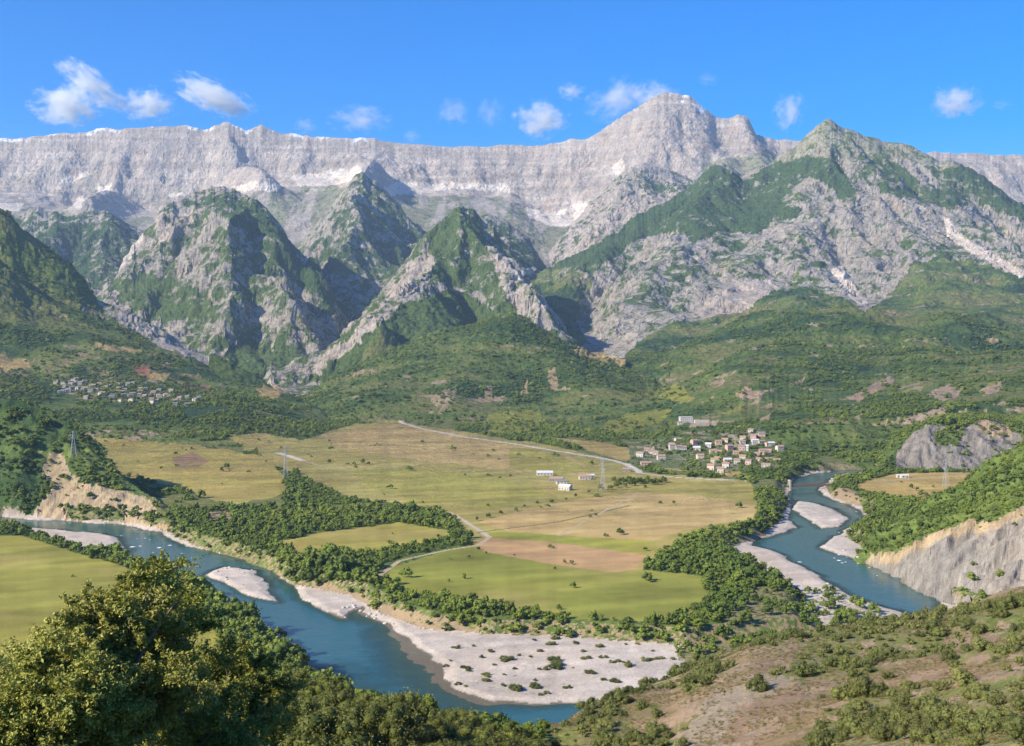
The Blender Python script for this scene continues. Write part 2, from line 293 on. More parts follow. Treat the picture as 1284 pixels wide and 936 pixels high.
# ------------------------------------------------------------------ land cover, kept with the ground as vertex attributes
scl = np.maximum(Yg / 1500.0, .02)
wx = fbm(Xg / (9 * scl), Yg / (9 * scl), 4, 90, .6); wy = fbm(Xg / (9 * scl) + 40, Yg / (9 * scl), 4, 91, .6)
def zone(poly, d0, d1, wob=4.0, wobx=None):
    a = np.array(poly, float)
    sel = (Yg >= d0) & (Yg <= d1)
    sel &= (PX > a[:, 0].min() - 8 - wob) & (PX < a[:, 0].max() + 8 + wob) & (PY > a[:, 1].min() - 8 - wob) & (PY < a[:, 1].max() + 8 + wob)
    out = np.zeros(Z.shape, bool)
    idx = np.nonzero(sel)
    X = PX[idx] + wx[idx] * wob; Y = PY[idx] + wy[idx] * wob * .7
    ins = np.zeros(X.shape, bool); n = len(a)
    for i in range(n):
        x0, y0 = a[i]; x1, y1 = a[(i + 1) % n]
        c = ((y0 > Y) != (y1 > Y))
        ins ^= c & (X < (x1 - x0) * (Y - y0) / (y1 - y0 + 1e-12) + x0)
    out[idx] = ins
    return out
QX0, QY0 = Xg + .3 * Z, Yg + 1.3 * Z
GC = np.zeros(Z.shape + (3,), np.float32); VEG = np.zeros(Z.shape, np.float32); TREE = np.zeros(Z.shape, np.float32)
VT = np.zeros(Z.shape, np.float32)      # 0 deep green .. 1 yellow green
def paint(mask, col=None, veg=None, tree=None, vt=None):
    if col is not None: GC[mask] = col
    if veg is not None: VEG[mask] = veg
    if tree is not None: TREE[mask] = tree
    if vt is not None: VT[mask] = vt
PALE=(.44,.38,.325); GREY=(.375,.335,.29); SCREE=(.62,.54,.46); MEADOW=(.27,.265,.17); DGRASS=(.17,.16,.07)
FGREEN=(.24,.245,.045); FTAN=(.43,.31,.125); FBROWN=(.43,.27,.125); GRAVEL=(.50,.43,.355); SOIL=(.30,.22,.135); BAD=(.245,.22,.185); SAND=(.38,.29,.175)
M = mass_id
paint(M == 1, PALE, .08, 0, .3)
paint(M == 2, GREY, .62, 0, .1)
paint(M == 3, GREY, .5, 0, .2)
paint(M == 4, GREY, .6, 0, .1)
paint(M == 5, PALE, .35, 0, .3)
paint(M == 6, GREY, .40, 0, .35)
paint(M == 7, GREY, .50, 0, .35)
paint(M == 8, GREY, .5, 0, .3)
paint(M == 9, GREY, .54, 0, .35)
paint(M == 10, (.24,.20,.10), .93, .34, .75)
paint(M == 11, (.24,.20,.10), .95, .6, .6)
paint(M == 12, (.26,.21,.11), .86, .42, .75)
paint(M == 13, BAD, .12, .08, .5)
paint(M == 14, BAD, .1, 0, .5)
paint(M == 15, SOIL, .9, .85, .6)
paint(M == 20, SOIL, .3, .3, .6)
paint(M == 0, DGRASS, .85, .8, .6)
# far wall: meadows and screes under the cliffs
w1 = (M == 1)
und = w1 & zone([(-900,262),(0,250),(120,275),(250,270),(300,250),(360,235),(470,232),(500,245),(640,248),(665,268),(700,284),(770,280),(850,330),(850,480),(-900,480)], 3000, 9080, 7)
paint(und, MEADOW, .34, 0, .35)
low = w1 & (Z < 640); paint(low, MEADOW, .85, 0, .3)
low = w1 & (Z < 330); paint(low, (.24,.20,.10), .92, .5, .65)
paint(w1 & zone([(880,205),(960,190),(1000,200),(960,240),(880,230)], 8000, 9400, 6), MEADOW, .3, 0, .6)
for pl in ([(640,342),(672,336),(668,344),(650,350)], [(668,372),(684,372),(700,392),(690,390)]):
    paint(zone(pl, 3500, 7600, 3), SCREE, 0)
zc_ = np.interp(PX, pxs, np.max(np.where(w1, Z, 0), axis=0))
sn = w1 & (Z > zc_ - 30) & (fbm(PX / 16, Z / 60, 4, 133, .6) > .16) & (PX < 460); paint(sn, (.80, .80, .82), 0)
sn = w1 & (Z > zc_ - 70) & (np.abs(PX - 862) < 22) & (fbm(PX / 9, Z / 60, 3, 134, .6) > .0); paint(sn, (.80, .80, .82), 0)
paint(w1 & zone([(0,232),(60,240),(130,262),(260,262),(330,240),(300,225),(200,236),(100,225),(0,222)], 8000, 9500, 12) & (fbm(Xg / 120, Yg / 200, 4, 139) > .0), (.40,.35,.29), .3, 0, .4)
crk = w1 & (Yg > 8700); GC[crk] *= (1 + .22 * fbm(Xg / 50, Z / 240, 5, 135, .62) + .34 * fbm(Xg / 700, Z / 24 + Xg / 900, 4, 136))[crk][:, None]
stk = und & (fbm(Xg / 90, Yg / 700, 5, 137, .6) > .12); paint(stk, (.40, .355, .31), .12)
for pl, dd in (([(362,222),(400,216),(455,208),(452,222),(420,232),(372,234)], 5000), ([(655,262),(690,266),(725,254),(752,256),(762,268),(740,280),(690,284),(664,276)], 5000),
           ([(478,236),(500,228),(640,232),(642,240),(560,238),(490,246)], 5000), ([(70,228),(108,214),(112,220),(84,232)], 5000), ([(122,236),(140,230),(138,240),(126,244)], 5000),
           ([(88,250),(106,246),(102,262),(94,262)], 5000), ([(0,252),(30,256),(22,266),(0,262)], 5000), ([(236,240),(252,226),(246,240),(214,248),(210,244)], 5000), ([(290,234),(320,228),(356,232),(350,240),(300,240)], 5000),
           ([(765,210),(778,196),(782,212),(770,222)], 5000), ([(770,300),(820,230),(824,236),(780,310)], 7900)):
    paint(zone(pl, dd, 9500, 5) & w1, (.72,.64,.55), 0)
# right mountain
m6 = (M == 6)
paint(m6 & zone([(960,215),(1037,145),(1110,175),(1200,205),(1284,250),(1284,275),(1150,225),(1060,205),(980,225)], 5300, 6700, 8), (.34,.32,.24), .40, 0, .6)
for pl, v in (([(850,245),(895,205),(935,226),(975,203),(1010,198),(1050,196),(1064,225),(1075,250),(1060,262),(1045,235),(1015,222),(985,245),(975,262),(960,290),(905,292),(870,305),(855,290),(800,300),(745,340),(720,330),(800,268)], .80),
              ([(1075,215),(1100,200),(1165,210),(1205,235),(1215,260),(1180,262),(1130,248),(1090,235)], .68),
              ([(1180,215),(1210,205),(1260,240),(1290,262),(1290,280),(1240,262),(1195,240)], .78),
              ([(640,345),(740,300),(745,350),(720,400),(740,430),(700,450),(600,450)], .86),
              ([(970,250),(1005,262),(1000,275),(972,270)], .8),
              ([(895,300),(990,305),(1020,330),(1000,350),(930,345),(890,330)], .55),
              ([(700,440),(780,452),(800,430),(842,404),(880,402),(920,392),(962,366),(1010,362),(1050,372),(1085,392),(1105,380),(1122,362),(1148,330),(1180,322),(1240,335),(1290,352),(1290,600),(600,600),(600,440)], .88)):
    paint(m6 & zone(pl, 1800, 6700, 7), None, v, None, .2)
paint(m6 & (Z < 420) & (VEG > .8), (.24,.20,.11), .93, .38, .65)
paint(m6 & zone([(1040,340),(1056,334),(1072,358),(1090,380),(1078,384),(1056,366)], 4000, 6500, 5), SCREE, .02)
paint(m6 & zone([(1180,268),(1200,290),(1230,312),(1284,340),(1284,352),(1225,322),(1190,300)], 4000, 6500, 5), SCREE, .06)
paint(m6 & zone([(1110,190),(1165,215),(1180,240),(1150,225)], 4000, 6700, 5), GREY, .15)
paint(m6 & zone([(870,390),(920,355),(970,350),(965,368),(925,392),(880,398)], 4000, 6500, 5), PALE, .08)
# pyramids and the central hill
m7 = (M == 7) | (M == 8)
paint(m7 & zone([(245,235),(300,235),(345,280),(400,330),(430,380),(400,385),(355,330),(310,300),(270,262),(200,265)], 3500, 5600, 8), None, .70, None, .15)
paint(m7 & zone([(140,350),(200,345),(260,370),(280,400),(220,400),(150,380)], 3500, 5600, 6), None, .82, None, .4)
paint(m7 & zone([(150,290),(185,275),(180,300),(145,345),(125,345)], 3500, 5600, 6), SCREE, .25)
paint(m7 & zone([(190,265),(240,262),(235,290),(200,305)], 3500, 5600, 6), PALE, .3)
paint(m7 & zone([(300,420),(340,440),(420,455),(480,490),(250,490)], 3300, 5600, 6), None, .9, None, .4)
m9 = (M == 9)
paint(m9 & zone([(540,290),(575,262),(610,275),(640,340),(680,400),(640,400),(590,360),(530,350)], 3300, 5100, 7), None, .74, None, .35)
paint(m9 & zone([(450,400),(560,365),(700,415),(700,470),(380,480)], 3000, 5100, 7), SOIL, .96, .5, .35)
paint(m9 & zone([(380,468),(440,420),(500,345),(530,310),(545,320),(540,350),(500,385),(450,430),(400,470)], 3000, 5100, 7), PALE, .38)
paint(m9 & zone([(596,270),(612,280),(660,370),(690,412),(672,415),(630,360)], 3000, 5100, 4), PALE, .42)
paint((M == 3) & zone([(430,260),(470,250),(530,300),(560,400),(420,400),(400,330)], 3000, 6900, 7), None, .62, None, .2)
for mm_, lim in ((7, 1), (9, 1), (3, 1), (8, 1), (2, 1)):
    z_ = (M == mm_) & (crest_w < .55) & (fbm(Xg / 60, (Yg + Z) / 60, 4, 138, .6) > -.05); VEG[z_] = np.minimum(VEG[z_], .42)
# left flank
m11 = (M == 11)
paint(m11 & zone([(118,374),(135,378),(195,408),(262,444),(262,456),(200,435),(150,405),(124,388)], 2800, 3600, 4), PALE, .35, 0)
paint(m11 & zone([(-900,450),(0,440),(110,430),(190,450),(290,485),(260,500),(120,480),(0,480),(-900,480)], 1900, 3300, 6), None, .6, .35, .7)
paint(m11 & zone([(0,450),(35,452),(38,462),(0,466)], 1900, 3300, 3), FTAN, .1, .03)
paint(m11 & zone([(110,430),(135,432),(180,440),(176,444),(130,438)], 1900, 3300, 2), FTAN, .1, .03)
paint(m11 & zone([(168,460),(186,458),(190,474),(172,470)], 1900, 3300, 2), (.30,.15,.09), .1, .03)
paint(m11 & zone([(188,468),(215,468),(205,478),(188,476)], 1900, 3300, 2), FTAN, .1, .03)
paint(m11 & zone([(225,480),(250,470),(270,488),(285,500),(235,500)], 1900, 3300, 4), (.28,.17,.10), .45, .25)
paint(m11 & zone([(60,482),(120,474),(200,478),(262,498),(200,510),(90,500)], 1900, 3300, 4), (.30,.26,.2), .6, .45)
paint(zone([(320,488),(340,482),(358,490),(350,500),(326,500)], 1900, 4200, 3), FTAN, .1, .05)
# wooded dome: bare earth streaks, terraces
for pl in ([(548,520),(556,502),(574,486),(572,498),(560,515)], [(606,505),(610,484),(618,482),(618,506)], [(540,500),(560,485),(566,490),(548,512)], [(652,495),(660,478),(662,496)], [(684,468),(695,460),(700,485),(690,490)]):
    paint((M == 10) & zone(pl, 2000, 3500, 4), SAND, .1, .1)
for pl in ([(712,438),(740,438),(780,452),(784,460),(760,456),(730,446)],):
    paint(zone(pl, 2400, 4500, 3), FTAN, .1, .05)
paint(zone([(612,520),(640,514),(675,516),(680,534),(660,545),(615,545)], 2000, 3300, 3), FGREEN, .1, .12)
for pl in ([(752,502),(800,490),(850,482),(872,500),(840,512),(780,520),(760,530),(756,545),(792,545),(830,528),(850,505),(820,496)],):
    paint(zone(pl, 1800, 3600, 4), FGREEN, .2, .15)
for k in range(26):
    a = 880 + RS.rand() * 400; b = 478 + RS.rand() * 62; w = 8 + RS.rand() * 26; h = 2 + RS.rand() * 4
    paint(zone([(a, b + h), (a + w * .5, b), (a + w, b - h * 1.2), (a + w * .8, b + h)], 1650, 3300, 4), FGREEN if RS.rand() < .4 else SAND, .15, .1)
for pl in ([(1060,500),(1090,485),(1118,470),(1120,482),(1100,492),(1078,503)], [(1128,530),(1150,520),(1185,510),(1188,524),(1160,532),(1130,535)], [(1160,495),(1190,482),(1205,495),(1180,505)], [(922,494),(935,484),(945,490),(960,492),(955,500),(930,500)], [(1225,490),(1255,478),(1258,488),(1232,498)]):
    paint(zone(pl, 1650, 4500, 4), (.38,.28,.19), .15, .1)
# badland bank
b13 = (M == 13) & zone([(1125,600),(1122,572),(1140,548),(1160,532),(1200,538),(1240,530),(1278,545),(1290,560),(1290,600)], 1380, 1690, 3)
paint((M == 13) & ~b13, SOIL, .85, .7, .5)
paint(b13, BAD, .05, .03)
paint((M == 13) & zone([(1175,540),(1210,538),(1200,560),(1170,560)], 1380, 1700, 4), None, .7, .5)
paint((M == 13) & zone([(1222,526),(1262,530),(1270,548),(1240,550),(1225,540)], 1380, 1700, 3), SAND, .1, .05)
# right hill over the river
g14 = (M == 14) & ~zone([(1085,700),(1100,694),(1130,692),(1160,672),(1185,664),(1215,652),(1240,656),(1290,632),(1290,900),(1080,900)], 600, 1150, 3)
paint(g14, SOIL, .95, .95, .75)
crm = (M == 14) & ~g14
paint(crm, BAD, .02, .01)
paint(crm & zone([(1085,692),(1130,692),(1160,672),(1185,664),(1215,652),(1290,632),(1290,650),(1230,668),(1190,672),(1150,690),(1120,708),(1085,704)], 600, 1150, 9), SAND, .03, .02)
bad = ((M == 14) & (VEG < .06)) | b13
GC[bad] *= (1 + .42 * fbm((Xg - .5 * Yg) / 4, (Yg + Xg * .5) / 60, 5, 144, .7) + .25 * fbm(Xg / 4, Yg / 4, 3, 145))[bad][:, None]
# left hill
paint((M == 15) & zone([(30,656),(66,612),(100,606),(150,614),(190,628),(212,664),(150,662)], 900, 1300, 4), SAND, .06, .04)
paint((M == 15) & zone([(50,592),(62,566),(78,568),(84,590),(100,600),(90,612),(70,615)], 900, 1300, 4), SAND, .3, .15)
# plain: fields
P0 = (M == 0)
FL = np.isin(M, (0, 1, 6, 10, 11, 12))
def field(poly, col, wob=2.5, veg=.04, tree=.0025, d1=3000): paint(FL & (SD > 9) & zone(poly, 450, d1, wob), col, veg, tree)
field([(-900,650),(-100,664),(30,673),(90,692),(150,708),(215,738),(255,768),(275,800),(280,850),(260,900),(-900,900)], (.27,.25,.05), 2, .03, .002)
field([(117,548),(201,554),(285,564),(335,574),(355,595),(362,618),(335,626),(291,632),(261,625),(214,608),(151,596),(134,574)], (.34,.275,.075), 3)
big = [(282,546),(330,543),(380,552),(440,532),(495,528),(600,545),(700,560),(790,583),(800,592),(870,598),(940,603),(952,640),(945,656),(880,668),(835,690),(805,715),(600,690),(565,645),(520,635),(440,625),(390,605),(350,585),(310,565)]
field(big, (.33,.28,.085), 3)
field([(345,680),(400,668),(500,655),(560,665),(565,673),(500,688),(440,696),(370,704)], (.30,.26,.055), 2)
field([(478,728),(490,712),(560,690),(600,684),(700,705),(800,714),(880,722),(888,745),(872,768),(800,780),(700,775),(600,755),(520,742)], FGREEN, 2, .03)
field([(690,548),(760,556),(820,570),(860,578),(940,594),(940,600),(860,592),(800,584),(740,566)], (.38,.285,.095), 2)
field([(1072,607),(1122,594),(1219,592),(1209,606),(1172,624),(1145,628),(1082,617)], (.42,.30,.10), 2, d1=1900)
field([(600,655),(640,644),(700,630),(740,622),(800,618),(880,622),(950,635),(945,650),(860,664),(820,678),(700,672),(640,667)], FTAN, 1.5)
field([(700,630),(742,618),(820,606),(940,606),(950,632),(870,620),(800,617)], (.33,.275,.075), 1.5)
field([(600,668),(640,667),(820,680),(826,688),(812,696),(700,681),(612,674)], (.28,.28,.05), 1.2)
field([(592,682),(612,674),(700,681),(812,696),(797,714),(765,718),(680,706),(600,690)], FBROWN, 1.2)
field([(400,545),(500,532),(610,550),(720,575),(740,600),(640,590),(500,575),(420,560)], (.41,.30,.12), 4)
field([(215,575),(240,566),(262,578),(250,586),(222,586)], (.29,.19,.10), 2)
field([(640,560),(700,570),(740,590),(690,600),(640,585)], (.31,.275,.07), 5)
field([(430,590),(520,585),(640,600),(690,620),(620,640),(560,640),(470,615)], (.30,.27,.065), 5)
# field to field brightness drift and mowing marks
fieldm = FL & (VEG < .06) & (SD > 9) & (Yg < 3000)
fv = 1 + .30 * fbm(Xg / 90, Yg / 60, 5, 120, .6) + .12 * fbm(Xg / 12, Yg / 12, 2, 186) + .26 * fbm((Xg * .9 + Yg * .35) / 60, (Yg * .9 - Xg * .35) / 13, 2, 121)
GC[fieldm] *= fv[fieldm][:, None]
tanmix = sstep(.1, .55, fbm(Xg / 70, Yg / 50, 4, 122))[..., None]
GC[:] = np.where(fieldm[..., None], GC * (1 - tanmix * .3) + np.array([.42, .30, .12]) * tanmix * .3, GC)
# scattered weeds and bushes in rough parts of the fields
rgh = fieldm & (fbm(Xg / 50, Yg / 30, 4, 123, .6) > .30) & (Yg > 1050); TREE[rgh] = .02; VEG[rgh] = .35
# banks, gravel
bank = P0 & (SD <= 11) & (SD > -1)
paint(bank, SOIL, .55, .5, .6)
for pl in ([(385,722),(440,742),(490,762),(560,778),(600,792),(600,800),(520,794),(470,775),(400,745)], [(905,690),(945,670),(985,655),(985,690),(940,700)], [(255,642),(288,640),(292,655),(262,660)], [(1055,610),(1040,622),(1060,632),(1080,634),(1076,618)]):
    paint(P0 & zone(pl, 500, 1700, 3), SOIL, .25, .15)
paint(P0 & (SD < 0), GRAVEL, .02, 0)
gz = P0 & (SD < 0); GC[gz] *= (1 + .22 * fbm(Xg / 9, Yg / 9, 4, 141, .7) + .20 * fbm((Xg + .3 * Yg) / 60, (Yg - .3 * Xg) / 9, 4, 142))[gz][:, None]
paint(P0 & (SD < 0) & (SW < .8 + 2.5 * fbm(Xg / 10, Yg / 10, 4, 143, .7)), (.27,.24,.20), 0, 0)
paint(P0 & (SD < 0) & (SW < .6), (.15,.13,.095), 0, 0)
sh = P0 & (SD < 0) & (SW > 12) & (Yg < 760); VEG[sh] = .10
rbar = P0 & (SD < 0) & (SW > 5) & zone([(1000,740),(1060,740),(1110,775),(1090,800),(1000,800)], 500, 900, 4); paint(rbar, None, .3, .25)
paint(P0 & zone([(872,790),(960,788),(1010,800),(960,850),(866,850),(850,822)], 400, 900, 9), SOIL, .5, .4, .8)
# woods along the right arm stay thick; open scrub between wood and bar
for pl in ([(930,735),(985,740),(1010,790),(940,800),(900,790)],):
    paint(P0 & zone(pl, 450, 1000, 5), SOIL, .5, .28)
paint(zone([(788,552),(870,548),(900,540),(950,536),(978,552),(975,588),(880,592),(790,582)], 1350, 2600, 3), (.36,.30,.21), .55, .22)
paint(zone([(846,519),(900,519),(900,536),(846,538)], 1350, 2600, 5), SOIL, .75, 0, .9)
paint(zone([(866,529),(902,528),(900,534),(864,535)], 1350, 2600, 3), (.42,.34,.23), .15, 0)
# tracks
def road(pts, width, col, z=0):
    P = [inv(a, b, z) for a, b in pts]; best = np.full(Z.shape, 1e12)
    for (x0, y0), (x1, y1) in zip(P[:-1], P[1:]):
        dx, dy = x1 - x0, y1 - y0
        t = np.clip(((Xg - x0) * dx + (Yg - y0) * dy) / (dx * dx + dy * dy), 0, 1)
        best = np.minimum(best, (Xg - x0 - t * dx) ** 2 + (Yg - y0 - t * dy) ** 2)
    d = np.sqrt(best)
    paint((d < width) & (M != 20), col, 0, 0); TREE[(d < width + 4) & (M != 20)] = 0
ROADC = (.62,.56,.47)
road([(502,530),(530,538),(580,548),(640,556),(700,566),(745,573)], 4.5, ROADC)
road([(745,573),(770,578),(785,582),(800,590),(802,593)], 4.5, ROADC)
road([(802,593),(840,598),(900,602),(945,603)], 2.5, ROADC)
road([(348,568),(362,572),(380,578)], 5, ROADC)
road([(380,578),(400,584),(440,590),(520,584)], 2.2, (.42,.36,.24))
road([(562,642),(580,652),(595,662),(614,674)], 2.2, (.50,.42,.30))
road([(614,674),(600,684),(560,690),(500,704),(476,722)], 2.0, (.42,.33,.2))
road([(600,668),(700,655),(790,634)], 1.5, (.12,.13,.05))
for tr in ([(520,584),(600,592),(680,592)], [(748,618),(690,612)], [(700,672),(760,640),(800,618)]): road(tr, 1.3, (.42,.34,.2))
road([(1100,605),(1150,600),(1215,596)], 1.8, (.42,.36,.24))
# the near hillside: bare earth, dry grass, shrub clumps
m20 = (M == 20)
clump = fbm(Xg / 26, Yg / 26, 4, 130)
right = m20 & (PX > 690)
fine = fbm(Xg / 5, Yg / 6, 4, 131, .6)
paint(right, (.235,.175,.10), .24, .015, 1.0)
paint(right & (clump + .45 * fine > .02), (.17,.165,.06), .5, .72, .85)
paint(right & (fine < -.28), (.30,.225,.15), .05, .02, 1.0)
paint(right & zone([(860,905),(900,870),(960,850),(1010,845),(960,890),(930,940),(850,940)], 30, 600, 22), (.28,.235,.17), .10, .03)
for pl in ([(990,828),(1060,800),(1130,806),(1150,825),(1060,842),(1000,850)], [(1180,820),(1290,812),(1290,830),(1190,836)], [(1030,890),(1130,870),(1200,880),(1290,860),(1290,940),(1020,940)], [(780,840),(880,828),(930,835),(900,860),(800,868)], [(730,880),(790,876),(790,940),(720,940)], [(1100,780),(1170,772),(1240,776),(1200,800),(1110,800)], [(940,800),(1000,795),(1010,812),(950,822)]):
    paint(right & zone(pl, 30, 600, 14) & (fine > -.25), (.20,.185,.085), .42, .85, .9)
for pl in ([(1130,850),(1284,835),(1284,850),(1180,862),(1150,870)], [(1180,798),(1260,790),(1240,812),(1190,812)], [(930,880),(1020,850),(1130,860),(1010,885),(960,930),(900,936)]):
    paint(right & zone(pl, 30, 600, 16) & (fine > -.2), (.25,.18,.12), .16, .03)
left = m20 & (PX <= 690) ; paint(left, (.12,.11,.05), .8, .95, .5)
paint(m20 & (Yg > dcr[None, :] + 20) & (PX > 690), DGRASS, .6, .5, .6)

opn = (Yg > 1150) & (M != 10) & (Yg < 3600) & (TREE > .4) & (fbm(Xg / 70, Yg / 110, 4, 161, .6) > .15); VT[opn] = .95; VEG[opn] *= .9; GC[opn] = (.27, .23, .12)
fh = np.isin(M, (1, 6, 10, 11, 12, 15)) & (Yg > 1000) & (Z < 520) & (VEG > .5)
pn = fbm(QX0 / 230, QY0 / 150, 5, 184, .6); pn2 = fbm(QX0 / 90, QY0 / 60, 5, 185, .62)
VT[fh] = np.clip(.5 + 1.5 * pn + .5 * pn2, 0, .95)[fh]
TREE[fh] *= np.clip(.85 - 1.9 * pn, .12, 1.6)[fh]
sc_ = fh & (pn2 > .42) & (M != 15); VEG[sc_] = .35; GC[sc_] = (.36, .275, .18); TREE[sc_] *= .2
VEG[fh & (pn > .25)] *= .85
fm = np.isin(M, (2, 3, 4, 5, 6, 7, 8, 9)) & (Yg > 3300) & (VEG > .12)
bq = .34 * fbm(QX0 / 170, QY0 / 170, 6, 181, .66) + .12 * fbm(QX0 / 600, QY0 / 600, 2, 182)
VEG[fm] = np.clip(VEG[fm] + bq[fm], .03, 1)
GC = GC * (1 + .10 * fbm(Xg / (14 * scl), Yg / (14 * scl), 3, 140))[..., None]
# ------------------------------------------------------------------ helpers for objects
def meta(o, label=None, cat=None, group=None, kind=None):
    if label: o['label'] = label
    if cat: o['category'] = cat
    if group: o['group'] = group
    if kind: o['kind'] = kind
    return o
def mesh_from(name, V, Fc, mats=(), smooth=False):
    me = bpy.data.meshes.new(name)
    V = np.asarray(V, np.float32); Fc = np.asarray(Fc, np.int32); n, k = Fc.shape
    me.vertices.add(len(V)); me.vertices.foreach_set('co', V.ravel())
    me.loops.add(n * k); me.loops.foreach_set('vertex_index', Fc.ravel())
    me.polygons.add(n); me.polygons.foreach_set('loop_start', np.arange(0, n * k, k, dtype=np.int32)); me.polygons.foreach_set('loop_total', np.full(n, k, np.int32))
    me.polygons.foreach_set('use_smooth', np.full(n, smooth))
    for m_ in mats: me.materials.append(m_)
    me.update(calc_edges=True)
    return me
def link(name, me, parent=None, loc=(0, 0, 0)):
    o = bpy.data.objects.new(name, me); COL.objects.link(o); o.parent = parent; o.location = loc; return o
class NT:
    def __init__(s, name, vol=False):
        s.m = bpy.data.materials.new(name); s.m.use_nodes = True; s.t = s.m.node_tree; s.t.nodes.clear()
        s.out = s.t.nodes.new('ShaderNodeOutputMaterial')
    def n(s, typ, **kw):
        nd = s.t.nodes.new(typ)
        for k_, v in kw.items():
            if k_.startswith('i_'):
                key = k_[2:].replace('_', ' ')
                if key.isdigit(): key = int(key)
                nd.inputs[key].default_value = v
            else: setattr(nd, k_, v)
        return nd
    def l(s, a, b): s.t.links.new(a, b)
    def noise(s, scale, detail=4, rough=.55, vec=None, **kw):
        nd = s.n('ShaderNodeTexNoise'); nd.inputs['Scale'].default_value = scale; nd.inputs['Detail'].default_value = detail; nd.inputs['Roughness'].default_value = rough
        if vec is not None: s.l(vec, nd.inputs['Vector'])
        return nd.outputs['Fac']
    def math(s, op, a, b=None, c=None, clamp=False):
        nd = s.n('ShaderNodeMath', operation=op, use_clamp=clamp)
        for i, v in enumerate((a, b, c)):
            if v is None: continue
            if isinstance(v, (int, float)): nd.inputs[i].default_value = v
            else: s.l(v, nd.inputs[i])
        return nd.outputs[0]
    def mix(s, fac, a, b, blend='MIX'):
        nd = s.n('ShaderNodeMix', data_type='RGBA', blend_type=blend)
        for sock, v in ((nd.inputs[0], fac), (nd.inputs[6], a), (nd.inputs[7], b)):
            if isinstance(v, (int, float)): sock.default_value = v
            elif isinstance(v, tuple): sock.default_value = v + (1,) if len(v) == 3 else v
            else: s.l(v, sock)
        return nd.outputs[2]
    def bsdf(s, col, rough=.9, spec=.2, **kw):
        b = s.n('ShaderNodeBsdfPrincipled'); b.inputs['Roughness'].default_value = rough; b.inputs['Specular IOR Level'].default_value = spec
        if isinstance(col, tuple): b.inputs['Base Color'].default_value = col + (1,)
        else: s.l(col, b.inputs['Base Color'])
        s.l(b.outputs[0], s.out.inputs['Surface']); return b
    def ramp(s, fac, a, b):
        nd = s.n('ShaderNodeMapRange', clamp=True); s.l(fac, nd.inputs[0])
        for i, v in ((1, a), (2, b)):
            if isinstance(v, (int, float)): nd.inputs[i].default_value = v
            else: s.l(v, nd.inputs[i])
        return nd.outputs[0]

# ------------------------------------------------------------------ ground material
g = NT('ground_cover')
geo = g.n('ShaderNodeNewGeometry').outputs['Position']
gc = g.n('ShaderNodeAttribute', attribute_name='ground_col').outputs['Color']
att = g.n('ShaderNodeSeparateColor'); g.l(g.n('ShaderNodeAttribute', attribute_name='cover').outputs['Color'], att.inputs[0])
veg, vt, dist = att.outputs[0], att.outputs[1], att.outputs[2]          # dist: how coarse the ground detail is here (0 near, 1 far)
mapv = g.n('ShaderNodeMapping'); g.l(geo, mapv.inputs[0]); mapv.inputs['Scale'].default_value = (1, 1, .8)
pos = mapv.outputs[0]
n_far = g.noise(.022, 10, .74, pos); n_near = g.noise(.35, 6, .62, pos)
nsel = g.n('ShaderNodeMix', data_type='FLOAT'); g.l(dist, nsel.inputs[0]); g.l(n_near, nsel.inputs[2]); g.l(n_far, nsel.inputs[3])
nn = nsel.outputs[0]
# stretch noise to 0..1
nn = g.ramp(nn, .30, .70)
inv_v = g.math('SUBTRACT', 1.0, veg)
lo = g.math('SUBTRACT', inv_v, .07); hi = g.math('ADD', inv_v, .07)
vm = g.ramp(nn, lo, hi)
# ground tone variation
v1 = g.noise(.01, 5, .6, pos); v2 = g.noise(.08, 5, .7, pos); v3 = g.noise(.9, 8, .78, pos)
vfar = g.n('ShaderNodeMix', data_type='FLOAT'); g.l(dist, vfar.inputs[0]); g.l(v3, vfar.inputs[2]); g.l(v2, vfar.inputs[3])
tone = g.math('ADD', g.math('MULTIPLY', g.math('SUBTRACT', vfar.outputs[0], .22), 1.75), g.math('MULTIPLY', v1, .6))      # ~.8 mean
tone = g.math('ADD', tone, .2)
gcol = g.mix(1.0, gc, g.n('ShaderNodeCombineColor').outputs[0], 'MULTIPLY')
comb = g.t.nodes[-1]
for nd in g.t.nodes:
    if nd.bl_idname == 'ShaderNodeCombineColor':
        for i in range(3): g.l(tone, nd.inputs[i])
mot = g.ramp(g.noise(.045, 10, .82, pos), .36, .64)
gcol = g.mix(g.math('MULTIPLY', dist, .75), gcol, g.mix(mot, g.mix(1.0, gcol, (.52, .56, .60), 'MULTIPLY'), g.mix(1.0, gcol, (1.18, 1.14, 1.1), 'MULTIPLY')))
# strata: thin level beds in the rock
st = g.n('ShaderNodeMapping'); g.l(geo, st.inputs[0]); st.inputs['Scale'].default_value = (.0012, .0012, .045); st.inputs['Rotation'].default_value = (0, .03, 0)
gcol = g.mix(g.math('MULTIPLY', g.math('MULTIPLY', g.ramp(g.noise(1.0, 4, .7, st.outputs[0]), .42, .6), dist), .28), gcol, g.mix(1.0, gcol, (.62, .62, .66), 'MULTIPLY'))
# faint ochre staining
stain = g.ramp(g.noise(.006, 4, .6, geo), .48, .66)
gcol = g.mix(g.math('MULTIPLY', stain, .30), gcol, g.mix(1.0, gcol, (1.05, .86, .66), 'MULTIPLY'))
